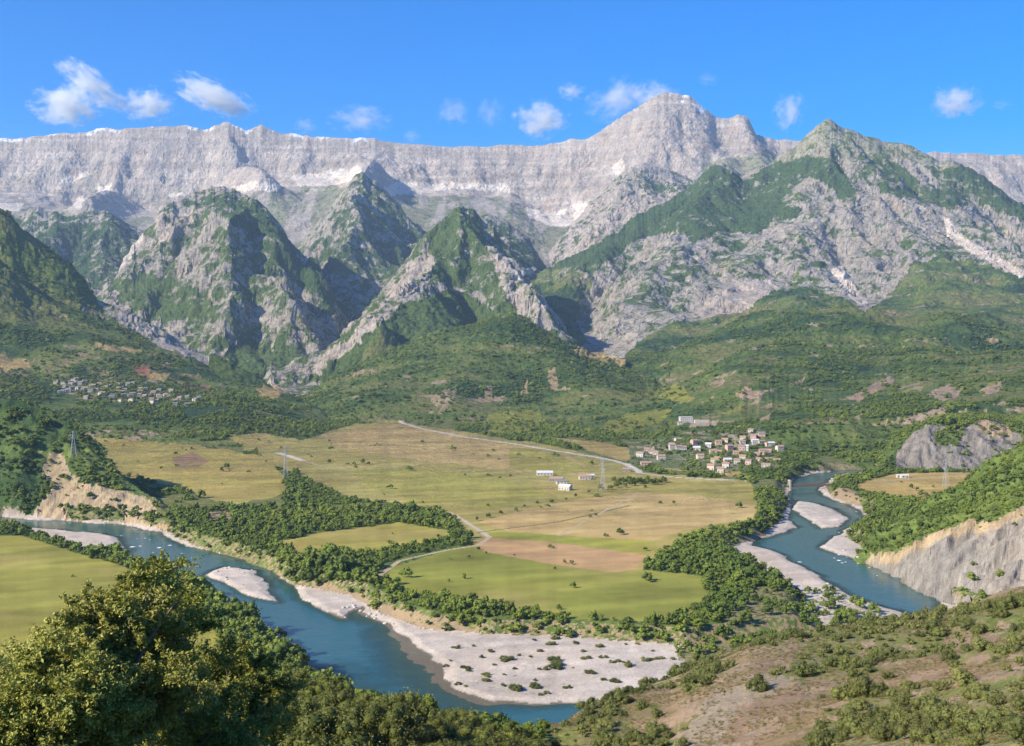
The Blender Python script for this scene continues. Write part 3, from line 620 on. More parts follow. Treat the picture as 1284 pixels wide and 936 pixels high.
# vegetation colour
deep = g.mix(g.noise(.03, 4, .7, geo), (.022, .054, .022), (.055, .098, .032))
yel = g.mix(g.noise(.05, 4, .7, geo), (.105, .165, .032), (.195, .225, .055))
drygr = g.mix(g.noise(.4, 4, .7, geo), (.12, .12, .04), (.22, .19, .08))
vcol = g.mix(vt, deep, yel)
vcol = g.mix(g.math('MULTIPLY', g.ramp(vt, .75, 1.0), .8), vcol, drygr)
speck = g.ramp(g.noise(.085, 4, .75, geo), .38, .62)
vcol = g.mix(speck, g.mix(1.0, vcol, (.55, .62, .66), 'MULTIPLY'), g.mix(1.0, vcol, (1.25, 1.2, 1.1), 'MULTIPLY'))
colr = g.mix(vm, gcol, vcol)
b = g.bsdf(colr, .92, .12)
# relief: canopy and rock texture
bn = g.noise(.07, 6, .72, pos); bn2 = g.noise(1.1, 5, .7, pos)
bmx = g.n('ShaderNodeMix', data_type='FLOAT'); g.l(dist, bmx.inputs[0]); g.l(g.math('MULTIPLY', bn2, .5), bmx.inputs[2]); g.l(g.math('MULTIPLY', bn, 16.0), bmx.inputs[3])
bmp = g.n('ShaderNodeBump'); bmp.inputs['Strength'].default_value = .8; bmp.inputs['Distance'].default_value = 1.0
g.l(bmx.outputs[0], bmp.inputs['Height']); g.l(bmp.outputs[0], b.inputs['Normal'])
ground_mat = g.m

# canopy bumps in the far woods (each bump is about one tree crown)
gx, gy = grad(Z); nl_ = 1 / np.sqrt(gx * gx + gy * gy + 1)
NX, NY, NZ = -gx * nl_, -gy * nl_, nl_
QX, QY = Xg + .3 * Z, Yg + 1.3 * Z
rockw = sstep(2600, 3400, Yg) * np.clip(1.15 - VEG, 0, 1) * sstep(.25, .6, SL) * (.3 + .7 * crest_w)
disp = rockw * np.where(mass_id == 1, .5, 1) * (24 * fbm(QX / 120, QY / 120, 5, 171, .62, True) + 7 * fbm(QX / 40, QY / 34, 2, 172))
cw = (((mass_id == 14) | (mass_id == 13) | (mass_id == 15)) & (VEG < .2)) * 1.0
disp = disp + cw * (1.0 * fbm(QX / 13, QY / 13, 5, 176, .65, True))
farw = sstep(2400, 3000, Yg) * np.clip((VEG - .5) * 2, 0, 1) * sstep(7500, 6500, Yg) if False else np.clip((Yg - 2400) / 600, 0, 1) * np.clip((VEG - .5) * 2, 0, 1)
disp = disp + farw * (4.0 * vnoise(QX / 11, QY / 16, 150) + sstep(2800, 4200, Yg) * 8 * fbm(QX / 60, QY / 60, 3, 151) * crest_w)
ZZ = Z + NZ * disp
V = np.stack([Xg + NX * disp, Yg + NY * disp, ZZ], -1).reshape(-1, 3)
ii = (np.arange(NR - 1)[:, None] * NC + np.arange(NC - 1)[None, :]).ravel()
Fq = np.stack([ii, ii + 1, ii + NC + 1, ii + NC], -1)
HAZE_Z0, HAZE_Z1 = float(V[:, 2].min()) - 1, float(V[:, 2].max()) + 15
me = mesh_from('terrain', V, Fq, [ground_mat], smooth=False)
a = me.color_attributes.new('ground_col', 'FLOAT_COLOR', 'POINT')
a.data.foreach_set('color', np.concatenate([np.clip(GC, 0, 1), np.ones(Z.shape + (1,), np.float32)], -1).astype(np.float32).ravel())
# soften cover a little so its edge is decided by the noise
a = me.color_attributes.new('cover', 'FLOAT_COLOR', 'POINT')
dst = sstep(700, 2600, Yg).astype(np.float32)
a.data.foreach_set('color', np.stack([VEG, VT, dst, np.ones_like(dst)], -1).astype(np.float32).ravel())
terrain = link('terrain', me); meta(terrain, 'river plain, foothills and bare limestone mountains', kind='structure')

# ------------------------------------------------------------------ water
w = NT('river_water')
pw = w.n('ShaderNodeNewGeometry').outputs['Position']
wc = w.mix(w.noise(.012, 3, .6, pw), (.018, .080, .082), (.036, .112, .098))
wb = w.bsdf(wc, .12, .16)
wt = w.n('ShaderNodeBsdfTransparent'); wt.inputs[0].default_value = (.62, .80, .78, 1); wx_ = w.n('ShaderNodeMixShader')
dep = w.math('ADD', w.n('ShaderNodeAttribute', attribute_name='depth').outputs['Fac'], w.math('MULTIPLY', w.math('SUBTRACT', w.noise(.06, 4, .7, pw), .5), 1.2))
w.l(w.math('ADD', w.math('MULTIPLY', w.ramp(dep, .0, 1.7), .9), .1), wx_.inputs[0]); w.l(wt.outputs[0], wx_.inputs[1]); w.l(wb.outputs[0], wx_.inputs[2]); w.l(wx_.outputs[0], w.out.inputs[0])
bp = w.n('ShaderNodeBump'); bp.inputs['Strength'].default_value = .5; bp.inputs['Distance'].default_value = .25
w.l(w.math('ADD', w.noise(.5, 4, .6, pw), w.math('MULTIPLY', w.noise(.08, 3, .5, pw), 2.0)), bp.inputs['Height']); w.l(bp.outputs[0], wb.inputs['Normal'])
wr, wr1 = np.searchsorted(Ys, 430), np.searchsorted(Ys, 1950)
keep = (SD[wr:wr1] < 4)
kk = keep[:-1, :-1] | keep[1:, :-1] | keep[:-1, 1:] | keep[1:, 1:]
rr_, cc_ = np.nonzero(kk); rr_ = rr_ + wr
vi = np.stack([rr_ * NC + cc_, rr_ * NC + cc_ + 1, (rr_ + 1) * NC + cc_ + 1, (rr_ + 1) * NC + cc_], -1)
uq, iv = np.unique(vi.ravel(), return_inverse=True)
WV = np.stack([Xg.ravel()[uq], Yg.ravel()[uq], np.full(len(uq), -9.0)], -1)
wm = mesh_from('river', WV, iv.reshape(-1, 4), [w.m], True)
ad = wm.attributes.new('depth', 'FLOAT', 'POINT'); ad.data.foreach_set('value', (-9.0 - Z.ravel()[uq]).astype(np.float32))
meta(link('river', wm), 'blue green river winding through gravel bars', kind='structure')

exec_trees = True
# ------------------------------------------------------------------ foliage
def leaf_mat(name, dark, light, dry, transl=.25):
    t = NT(name)
    rnd = t.n('ShaderNodeObjectInfo').outputs['Random']
    at_ = t.n('ShaderNodeAttribute', attribute_name='leaf').outputs['Fac']
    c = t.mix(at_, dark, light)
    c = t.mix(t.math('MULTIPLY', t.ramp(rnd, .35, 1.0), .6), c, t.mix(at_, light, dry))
    big = t.noise(.009, 4, .65, t.n('ShaderNodeNewGeometry').outputs['Position'])
    c = t.mix(t.math('MULTIPLY', t.ramp(big, .40, .62), .85), c, t.mix(at_, light, dry))
    hs = t.n('ShaderNodeHueSaturation'); t.l(c, hs.inputs['Color'])
    t.l(t.math('ADD', t.math('MULTIPLY', t.math('FRACT', t.math('MULTIPLY', rnd, 7.13)), .55), .72), hs.inputs['Value'])
    d = t.n('ShaderNodeBsdfPrincipled'); d.inputs['Roughness'].default_value = .6; d.inputs['Specular IOR Level'].default_value = .25; t.l(hs.outputs[0], d.inputs['Base Color'])
    tr = t.n('ShaderNodeBsdfTranslucent'); t.l(hs.outputs[0], tr.inputs[0])
    mx = t.n('ShaderNodeMixShader'); mx.inputs[0].default_value = transl; t.l(d.outputs[0], mx.inputs[1]); t.l(tr.outputs[0], mx.inputs[2]); t.l(mx.outputs[0], t.out.inputs[0])
    return t.m
LEAF = leaf_mat('broad_leaves', (.054, .088, .012), (.145, .188, .020), (.25, .24, .032))
LEAFF = leaf_mat('woodland_leaves', (.066, .112, .018), (.160, .222, .030), (.27, .275, .042))
LEAFN = leaf_mat('near_leaves', (.040, .058, .010), (.25, .26, .04), (.46, .42, .12), .2)
LEAFM = leaf_mat('slope_tree_leaves', (.028, .046, .009), (.125, .150, .026), (.22, .21, .05))
LEAFS = leaf_mat('shrub_leaves', (.055, .078, .020), (.155, .175, .042), (.27, .25, .085))
bk = NT('bark'); bk.bsdf(bk.mix(bk.noise(6, 5), (.10, .075, .055), (.20, .16, .125)), .9); BARK = bk.m
def crown_mesh(name, nl, lobes, size, mat, seed, shape=(1, 1, .9), core=.62, lobe_r=.42):
    """leaf sized faces gathered in lobes; unit radius, base near z=0"""
    r = np.random.RandomState(seed)
    d = r.normal(size=(lobes, 3)); d[:, 2] = np.abs(d[:, 2]) * 1.0 - .25; d /= np.linalg.norm(d, axis=1)[:, None]
    ctr = d * (r.uniform(.42, .80, lobes)[:, None]) * np.array(shape); ctr[:, 2] += .72 * shape[2]
    lr = lobe_r * r.uniform(.55, 1.25, lobes)
    li = r.choice(lobes, nl, p=lr ** 2 / (lr ** 2).sum())
    q = r.normal(size=(nl, 3)); q[:, 2] = q[:, 2] * .9 + .15; q /= np.linalg.norm(q, axis=1)[:, None]
    rad = lr[li] * (r.uniform(.35, 1.0, nl) ** .45) * (1 + .35 * r.normal(size=nl) * .5)
    P = ctr[li] + q * rad[:, None]
    nrm = q * .9 + r.normal(size=(nl, 3)) * .55; nrm /= np.linalg.norm(nrm, axis=1)[:, None]
    t1 = np.cross(nrm, r.normal(size=(nl, 3))); t1 /= np.linalg.norm(t1, axis=1)[:, None]; t2 = np.cross(nrm, t1)
    s = size * r.uniform(.5, 1.35, nl)[:, None]
    Vv = np.stack([P - t1 * s, P - t2 * s * .55 + nrm * s * .25, P + t1 * s, P + t2 * s * .55 + nrm * s * .25], 1).reshape(-1, 3)
    Ff = np.arange(nl * 4).reshape(-1, 4)
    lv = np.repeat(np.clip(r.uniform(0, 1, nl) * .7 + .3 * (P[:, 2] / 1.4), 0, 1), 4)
    if core:
        # inner mass of the lobes, broken up
        import bmesh
        bm = bmesh.new()
        for k in range(lobes):
            ret = bmesh.ops.create_icosphere(bm, subdivisions=1, radius=lr[k] * core)
            for v in ret['verts']:
                v.co *= 1 + r.uniform(-.25, .2); v.co += __import__('mathutils').Vector(ctr[k])
        cv = np.array([v.co[:] for v in bm.verts]); cf = np.array([[v.index for v in f.verts] for f in bm.faces]) if (bm.verts.index_update() or True) else None
        bm.free()
        cf4 = np.concatenate([cf, cf[:, 2:3]], 1)
        # triangles as degenerate-free quads are not possible: build mixed mesh
        me = bpy.data.meshes.new(name)
        allv = np.concatenate([Vv, cv]); nq, nt = len(Ff), len(cf)
        me.vertices.add(len(allv)); me.vertices.foreach_set('co', allv.astype(np.float32).ravel())
        loops = np.concatenate([Ff.ravel(), (cf + len(Vv)).ravel()]).astype(np.int32)
        me.loops.add(len(loops)); me.loops.foreach_set('vertex_index', loops)
        me.polygons.add(nq + nt)
        me.polygons.foreach_set('loop_start', np.concatenate([np.arange(nq) * 4, nq * 4 + np.arange(nt) * 3]).astype(np.int32))
        me.polygons.foreach_set('loop_total', np.concatenate([np.full(nq, 4), np.full(nt, 3)]).astype(np.int32))
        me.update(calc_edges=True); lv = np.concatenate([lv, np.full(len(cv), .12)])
    else:
        me = mesh_from(name, Vv, Ff)
    me.materials.append(mat)
    at_ = me.attributes.new('leaf', 'FLOAT', 'POINT'); at_.data.foreach_set('value', lv.astype(np.float32))
    return me
def tube(pts, radii, n=7):
    V = []; Fc = []
    pts = [np.array(p, float) for p in pts]
    for i, (p, r) in enumerate(zip(pts, radii)):
        t = pts[min(i + 1, len(pts) - 1)] - pts[max(i - 1, 0)]; t /= np.linalg.norm(t) + 1e-9
        a_ = np.cross(t, [0.3, 1, 0.2]); a_ /= np.linalg.norm(a_); b_ = np.cross(t, a_)
        for k in range(n): V.append(p + r * (math.cos(2 * math.pi * k / n) * a_ + math.sin(2 * math.pi * k / n) * b_))
    for i in range(len(pts) - 1):
        for k in range(n): Fc.append((i * n + k, i * n + (k + 1) % n, (i + 1) * n + (k + 1) % n, (i + 1) * n + k))
    return V, Fc
def trunk_mesh(name, seed, h=.75, r=.07):
    q = random.Random(seed); V = []; Fc = []
    def add(p, rr):
        v, f = tube(p, rr); o = len(V); V.extend(v); Fc.extend([tuple(i + o for i in x) for x in f])
    add([(0, 0, -.25), (q.uniform(-.03, .03), q.uniform(-.03, .03), h * .4), (q.uniform(-.08, .08), q.uniform(-.08, .08), h)], [r * 1.3, r, r * .5])
    for k in range(5):
        a_ = q.uniform(0, 6.28); z0 = h * q.uniform(.35, .8)
        add([(0, 0, z0), (math.cos(a_) * .25, math.sin(a_) * .25, z0 + .2), (math.cos(a_) * .55, math.sin(a_) * .55, z0 + .35)], [r * .5, r * .3, r * .12])
    return mesh_from(name, V, Fc, [BARK], True)
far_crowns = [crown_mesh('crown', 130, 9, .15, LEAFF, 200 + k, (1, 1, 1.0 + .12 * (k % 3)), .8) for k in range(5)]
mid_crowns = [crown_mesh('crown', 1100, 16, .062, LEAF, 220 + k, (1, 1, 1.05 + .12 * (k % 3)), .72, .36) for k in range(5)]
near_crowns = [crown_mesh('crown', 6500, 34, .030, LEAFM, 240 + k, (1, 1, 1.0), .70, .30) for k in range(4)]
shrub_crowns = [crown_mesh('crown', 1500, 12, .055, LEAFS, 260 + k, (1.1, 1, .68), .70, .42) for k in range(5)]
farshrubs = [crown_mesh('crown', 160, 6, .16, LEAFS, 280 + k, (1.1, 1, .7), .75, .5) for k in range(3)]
trunks = [trunk_mesh('trunk', 300 + k) for k in range(3)]

# where trees grow: jittered lattice through the land cover
def lattice(d0, d1, sp, prob, keep=None, pxr=(-70, 1355)):
    pts = []
    ys = np.arange(d0, d1, sp)
    for y in ys:
        x0, x1 = (pxr[0] - CX) / F * y, (pxr[1] - CX) / F * y
        n = int((x1 - x0) / sp)
        if n < 1: continue
        xs = x0 + (np.arange(n) + RS.rand(n)) * sp; pts.append(np.stack([xs, y + (RS.rand(n) - .5) * sp * 1.3], 1))
    P = np.concatenate(pts)
    x, y = P[:, 0], P[:, 1]
    pr = at(TREE, x, y) * prob
    mm = RS.rand(len(x)) < pr
    mm &= at(SW, x, y) > 2
    x, y = x[mm], y[mm]
    z = zat(x, y)
    return x, y, z
def visible(x, y, z, h):
    rm = at(runmax, x, y * .995)
    s = (z + h - CAMZ) / y; py = HY - s * F
    return (s > rm - .0004) & (py < 950)
W = []           # far/mid trees: x,y,z,r
for d0, d1, sp, rm_, rs in ((420, 1200, 3.8, 1.9, 1.25), (1200, 2000, 5.0, 2.4, 1.2), (2000, 3500, 7.0, 3.0, 1.0)):
    x, y, z = lattice(d0, d1, sp, 1.0)
    cl_ = (fbm(x / 70, y / 110, 4, 161, .6) < .17) | (y < 1150) | (at(M, x, y) == 10); x, y, z = x[cl_], y[cl_], z[cl_]
    # left bank trees stand taller
    tall = (at(M, x, y) == 0) & ((x / y * F + CX) < 440) & (y < 900)
    r = np.clip(rm_ + rs * (RS.gamma(1.6, .8, size=len(x)) - 1.0), rm_ * .4, rm_ * 2.2) * np.where(tall, 1.6, 1) * np.where(at(M, x, y) == 14, .75, 1)
    big_n = fbm(x / 60, y / 60, 3, 160); r *= 1 + .3 * big_n
    k = (at(M, x, y) != 20)
    v = visible(x, y, z, r * 2.2) & k
    W.append(np.stack([x, y, z, r], 1)[v])
W = np.concatenate(W)
print('woodland', len(W))
# near slope, left: trees; right: shrubs
x, y, z = lattice(52, 560, 4.3, .95, pxr=(-70, 700)); mk = at(M, x, y) == 20
r = np.clip(2.7 + .9 * RS.normal(size=len(x)), 1.6, 4.6)
r = np.where(y < 90, r * .75, r) * np.where((x / y * F + CX > 400) & (x / y * F + CX < 650) & (y > 90), 1.2, 1)
v = visible(x, y, z, r * 2.0) & mk
# keep the view to the river open: crowns may not rise above the traced tree line
ppx = x / y * F + CX; lim = np.interp(ppx, [-70, 0, 60, 120, 200, 260, 330, 400, 440, 480, 560, 620, 660, 700], [770, 788, 830, 790, 740, 740, 785, 836, 862, 862, 880, 892, 898, 904])
top = HY - (z + r * 1.9 - CAMZ) / y * F
v &= top > lim - 6
NL = np.stack([x, y, z, r], 1)[v]
x, y, z = lattice(70, 560, 2.5, .72, pxr=(690, 1355)); mk = at(M, x, y) == 20
r = np.clip(1.0 + .55 * RS.normal(size=len(x)), .35, 2.6) * (1 + .35 * fbm(x / 30, y / 30, 2, 165))
v = visible(x, y, z, r * 1.2) & mk
SH = np.stack([x, y, z, r], 1)[v]
# shrubs dotted over the big gravel bar
GB = []
for px_, py_, s in ((430/2.986,0,0),):
    pass
barspots = [(431,560,2.4),(490,552,2.0),(555,574,2.6),(520,594,1.6),(625,603,3.2),(568,621,1.6),(660,585,1.8),(705,592,2.2),(736,570,2.6),(715,530,2.2),(772,545,2.6),(800,525,2.4),(780,605,3.4),(790,630,3.8),(760,640,2.4),(645,637,1.6),(450,632,2.4),(470,645,2.0),(540,665,2.4),(545,682,2.6),(600,700,2.2),(640,712,3.2),(720,705,3.2),(760,728,2.4),(830,708,2.4),(940,655,2.6),(920,598,3.0),(965,595,2.6),(1010,612,2.4),(1050,612,2.0),(1070,625,2.8),(1135,605,2.8),(1195,598,2.8),(1100,545,2.0),(960,553,2.4),(900,572,2.0),(870,543,2.6),(1016,686,2.6),(975,680,1.8),(720,680,1.6),(400,605,1.8),(385,620,1.6),(1235,600,2.0),(1160,570,1.8),(862,634,1.2),(605,660,1.4),(430,690,2.0),(460,700,1.8),(1060,545,1.4),(1250,575,1.8)]
for a_, b_, s in barspots:
    X_, Y_ = inv(430 + a_ / 2.986, 626 + b_ / 2.986, -7.5)
    for k in range(1 + int(s > 2.2) + int(s > 3)):
        x_, y_ = X_ + random.uniform(-1, 1) * s * 1.3 * (k > 0), Y_ + random.uniform(-1, 1) * s * (k > 0)
        GB.append((x_, y_, float(zat(np.array([x_]), np.array([y_]))[0]), s * random.uniform(.6, 1.0)))
GB = np.array(GB)
# lone field trees
LT = []
for a_, b_, s in ((284,588,7),(278,592,5),(202,589,4),(455,582,6),(462,583,5),(413,554,4),(708,707,3),(717,708,3.4),(740,650,3),(747,648,3),(600,690,3),(588,701,2.5),(627,601,4),(640,598,4),(583,597,3),(612,635,3),(240,565,4),(155,560,4),(563,730,2),(845,632,3),(828,632,3.5),(1143,613,4),(1150,616,4),(1130,606,3),(1170,612,3)):
    X_, Y_ = inv(a_, b_); LT.append((X_, Y_, float(zat(np.array([X_]), np.array([Y_]))[0]), s * .62))
for t_ in np.linspace(0, 1, 22):     # hedge by the farm and down to the track
    a_ = np.interp(t_, [0, .5, 1], [830, 760, 600]); b_ = np.interp(t_, [0, .5, 1], [606, 613, 652]); X_, Y_ = inv(a_ + random.uniform(-4, 4), b_ + random.uniform(-1.5, 1.5)); LT.append((X_, Y_, 0, random.uniform(2.6, 5.0) if t_ < .55 else random.uniform(1.5, 2.6)))
for t_ in np.linspace(0, 1, 14):
    a_ = 770 + 62 * t_; X_, Y_ = inv(a_, 607 + random.uniform(-2, 1)); LT.append((X_, Y_, 0, random.uniform(3.5, 5)))
n_hedge = len(LT)
GT = []
for a_, b_ in [(random.uniform(795, 868), random.uniform(554, 582)) for _ in range(50)] + [(random.uniform(868, 985), random.uniform(545, 594)) for _ in range(150)]:
    X_, Y_, Z_ = drop(a_, b_, 1400); GT.append((X_, Y_, Z_, random.uniform(1.8, 3.2)))
for _ in range(170):
    t_ = random.random(); X_, Y_, Z_ = drop(65 + 195 * t_, np.interp(t_, [0, .5, 1], [486, 493, 505]) + random.gauss(0, 6), 1800, 3300); GT.append((X_, Y_, Z_, random.uniform(3.5, 6.5)))
LT = np.array(LT); GT = np.array(GT)

def sort_big(A): return A[np.argsort(-A[:, 3] / A[:, 1])]
NL = sort_big(NL); SH = sort_big(SH); print('near trees', len(NL), 'shrubs', len(SH), 'bar', len(GB), 'lone', len(LT))
def place_tree(name, crown, trunk, x, y, z, r, label, cat, group, sz=1.0, sink=.1):
    e = bpy.data.objects.new(name, None); COL.objects.link(e); e.location = (x, y, z - sink * r)
    e.rotation_euler = (random.uniform(-.08, .08), random.uniform(-.08, .08), random.uniform(0, 6.28)); e.scale = (r * random.uniform(.9, 1.1), r * random.uniform(.9, 1.1), r * sz * random.uniform(.85, 1.2))
    meta(e, label, cat, group)
    c = bpy.data.objects.new('crown', crown); c.parent = e; COL.objects.link(c)
    if trunk:
        t = bpy.data.objects.new('trunk', trunk); t.parent = e; COL.objects.link(t)
    return e
def place_one(name, crown, x, y, z, r, label, cat, group, sz=1.0, sink=.1):
    o = bpy.data.objects.new(name, crown); COL.objects.link(o); o.location = (x, y, z - sink * r); o.rotation_euler = (0, 0, random.uniform(0, 6.28)); o.scale = (r, r * random.uniform(.85, 1.15), r * sz * random.uniform(.85, 1.2))
    return meta(o, label, cat, group)
nL = min(len(NL), 200)
for i, (x, y, z, r) in enumerate(NL[:nL]):
    if y < 110: place_tree('broadleaf_tree', near_crowns[i % 4], trunks[i % 3], x, y, z, r, 'dark leafy tree on the steep slope below the viewpoint, behind the big front tree', 'tree', 'dark leafy trees on the lower left slope')
    else: place_tree('broadleaf_tree', near_crowns[i % 4], trunks[i % 3], x, y, z, r, 'rounded dark green tree on the shaded slope above the near river bank', 'tree', 'rounded trees between the viewpoint and the river')
W = np.concatenate([NL[nL:], W]); W = sort_big(W)
nW = 96
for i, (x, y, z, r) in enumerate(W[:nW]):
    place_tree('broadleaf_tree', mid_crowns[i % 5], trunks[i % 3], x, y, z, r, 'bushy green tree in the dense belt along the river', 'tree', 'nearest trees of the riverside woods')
def side(x, y): return x / y * F + CX
nS = 280
for i, (x, y, z, r) in enumerate(SH[:nS]):
    place_one('shrub', shrub_crowns[i % 5], x, y, z, r, 'rounded green shrub on the bare brown hillside at lower right', 'shrub', 'shrubs scattered over the brown hillside')
for i, (x, y, z, r) in enumerate(GB):
    place_one('low_shrub', shrub_crowns[i % 5], x, y, z, r, 'small low shrub dotted on the pale gravel bar', 'shrub', 'low shrubs on the big gravel bar', .75)
for i, (x, y, z, r) in enumerate(LT):
    if i < 25: place_one('field_tree', mid_crowns[i % 5], x, y, z, r, 'small dark tree standing alone in the open fields', 'tree', 'lone trees in the fields')
    else: place_one('hedge_tree', mid_crowns[i % 5], x, y, z, r, 'green tree in the hedge line beside the farm buildings', 'tree', 'hedge trees by the farm')
# all the rest: one mass of woodland, one mass of scrub, scattered with geometry nodes over their growing points
def scatter(name, P, crowns, label, zs=1.0, sink=.12):
    me = bpy.data.meshes.new(name); me.vertices.add(len(P))
    co = P[:, :3].copy(); co[:, 2] -= P[:, 3] * sink
    me.vertices.foreach_set('co', co.astype(np.float32).ravel())
    at_ = me.attributes.new('size', 'FLOAT_VECTOR', 'POINT')
    zs = zs * np.where(P[:, 1] > 1150, .72, .88)
    s = np.stack([P[:, 3] * RS.uniform(.8, 1.3, len(P)), P[:, 3] * RS.uniform(.8, 1.3, len(P)), P[:, 3] * zs * RS.uniform(.8, 1.25, len(P))], 1)
    at_.data.foreach_set('vector', s.astype(np.float32).ravel())
    at_ = me.attributes.new('turn', 'FLOAT', 'POINT'); at_.data.foreach_set('value', RS.uniform(0, 6.28, len(P)).astype(np.float32))
    o = link(name, me); meta(o, label, kind='stuff')
    c = bpy.data.collections.new(name + '_kinds')
    for m_ in crowns:
        q = bpy.data.objects.new('crown_kind', m_); c.objects.link(q)
    ng = bpy.data.node_groups.new(name, 'GeometryNodeTree')
    ng.interface.new_socket('Geometry', in_out='INPUT', socket_type='NodeSocketGeometry'); ng.interface.new_socket('Geometry', in_out='OUTPUT', socket_type='NodeSocketGeometry')
    N = ng.nodes; gi = N.new('NodeGroupInput'); go = N.new('NodeGroupOutput')
    ci = N.new('GeometryNodeCollectionInfo'); ci.inputs[0].default_value = c; ci.inputs[1].default_value = True; ci.inputs[2].default_value = True
    ip = N.new('GeometryNodeInstanceOnPoints'); ip.inputs['Pick Instance'].default_value = True
    a1 = N.new('GeometryNodeInputNamedAttribute'); a1.data_type = 'FLOAT_VECTOR'; a1.inputs[0].default_value = 'size'
    a2 = N.new('GeometryNodeInputNamedAttribute'); a2.data_type = 'FLOAT'; a2.inputs[0].default_value = 'turn'
    cb = N.new('ShaderNodeCombineXYZ'); mp = N.new('GeometryNodeMeshToPoints')
    L = ng.links.new
    L(gi.outputs[0], mp.inputs[0]); L(mp.outputs[0], ip.inputs['Points']); L(ci.outputs[0], ip.inputs['Instance'])
    L(a1.outputs[0], ip.inputs['Scale']); L(a2.outputs[0], cb.inputs[2]); L(cb.outputs[0], ip.inputs['Rotation']); L(ip.outputs[0], go.inputs[0])
    o.modifiers.new('scatter', 'NODES').node_group = ng
    return o
Wr = np.concatenate([W[nW:], GT])
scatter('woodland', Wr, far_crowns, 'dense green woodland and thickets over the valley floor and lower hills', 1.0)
TUFT = leaf_mat('dry_grass', (.085, .085, .025), (.20, .175, .06), (.30, .24, .10))
tufts = [crown_mesh('crown', 60, 5, .2, TUFT, 290 + k, (1.2, 1, .5), 0, .5) for k in range(3)]
x, y, z = lattice(60, 430, 1.15, 99, pxr=(680, 1355)); tm = (at(M, x, y) == 20) & (fbm(x / 9, y / 9, 3, 190, .6) > -.05) & visible(x, y, z, .5)
x, y, z = x[tm], y[tm], z[tm]; TF = np.stack([x, y, z, RS.uniform(.18, .5, len(x))], 1); print('tufts', len(TF))
scatter('dry_grass', TF, tufts, 'dry grass tufts over the brown hillside', .8)
if len(SH) > nS: scatter('scrub', SH[nS:], farshrubs, 'smaller scrub between the shrubs of the brown hillside')

# the big tree at the front left: limbs and many leaves
def big_tree(name, x, y, r, h, label, seed, nl=30000):
    z = float(zat(np.array([x]), np.array([y]))[0])
    e = bpy.data.objects.new(name, None); COL.objects.link(e); e.location = (x, y, z); meta(e, label, 'tree')
    q = np.random.RandomState(seed); V = []; Fc = []
    tips = []
    def add(p, rr):
        v, f = tube(p, rr, 8); o = len(V); V.extend(v); Fc.extend([tuple(i + o for i in xx) for xx in f])
    add([(0, 0, -.5), (.1, 0, h * .25), (0, .1, h * .5), (0, 0, h * .8)], [.28, .22, .16, .05])
    for k in range(26):
        a_ = q.uniform(0, 6.28); z0 = h * q.uniform(.2, .75); rr = r * q.uniform(.45, .95) * (1 - .12 * z0 / h); up = h * q.uniform(.08, .3)
        m1 = (math.cos(a_) * rr * .5, math.sin(a_) * rr * .5, z0 + up * .6); m2 = (math.cos(a_ + .2) * rr, math.sin(a_ + .2) * rr, z0 + up)
        add([(0, 0, z0), m1, m2], [.10, .06, .02])
        for f in (.55, .8, 1.0): tips.append((np.array((0, 0, z0)) * (1 - f) + np.array(m2) * f + q.normal(size=3) * .35, .55 + .5 * q.rand()))
    for k in range(8): tips.append((np.array([q.normal() * .5, q.normal() * .5, h * q.uniform(.75, 1.02)]), .5))
    link('trunk', mesh_from('trunk', V, Fc, [BARK], True), e)
    # each tip: a cluster of leafy shoots
    P = []; Nn = []
    per = nl // len(tips)
    for c, s in tips:
        ns = 9
        for j in range(ns):
            d = q.normal(size=3); d[2] = abs(d[2]) * .9 + .1; d /= np.linalg.norm(d)
            L_ = s * q.uniform(.7, 1.5); n_ = per // ns
            t = q.rand(n_) ** .7
            p = c + d * (t * L_)[:, None] + q.normal(size=(n_, 3)) * (.17 * s * (1.15 - t * .7))[:, None]
            P.append(p); nn = d[None] * .4 + q.normal(size=(n_, 3)) * .6 + np.array([0, 0, .5]); Nn.append(nn)
    P = np.concatenate(P); Nn = np.concatenate(Nn); Nn /= np.linalg.norm(Nn, axis=1)[:, None]; n = len(P)
    t1 = np.cross(Nn, q.normal(size=(n, 3))); t1 /= np.linalg.norm(t1, axis=1)[:, None]; t2 = np.cross(Nn, t1)
    s = .070 * q.uniform(.6, 1.3, n)[:, None]
    Vv = np.stack([P - t1 * s, P - t2 * s * .5 + Nn * s * .2, P + t1 * s, P + t2 * s * .5 + Nn * s * .2], 1).reshape(-1, 3)
    me = mesh_from('crown', Vv, np.arange(n * 4).reshape(-1, 4), [LEAFN])
    at_ = me.attributes.new('leaf', 'FLOAT', 'POINT'); at_.data.foreach_set('value', np.repeat(q.rand(n), 4).astype(np.float32))
    link('crown', me, e); return e
def bt(px_, D, r, toppy, label, seed, nl=30000):
    x = (px_ - CX) / F * D; z = float(zat(np.array([x]), np.array([float(D)]))[0]); topz = CAMZ - (toppy - HY) / F * D
    big_tree('large_tree', x, D, r, max(2.5, topz - z), label, seed, nl)
bt(146, 38, 2.5, 731, 'tallest sunlit leafy tree at the lower left front, reaching over the green field', 401, 95000)
bt(60, 35, 2.4, 816, 'olive green tree in the bottom left corner, left of the tallest front tree', 402, 80000)
bt(228, 42, 2.4, 754, 'leafy tree with two pale topped shoots just right of the tallest front tree', 403, 85000)
bt(305, 46, 2.5, 826, 'lower leafy tree at the right end of the front tree group, over the river bank', 404, 70000)
bt(98, 37, 2.1, 776, 'rounded leafy tree filling the gap between the corner tree and the tallest front tree', 405, 70000)

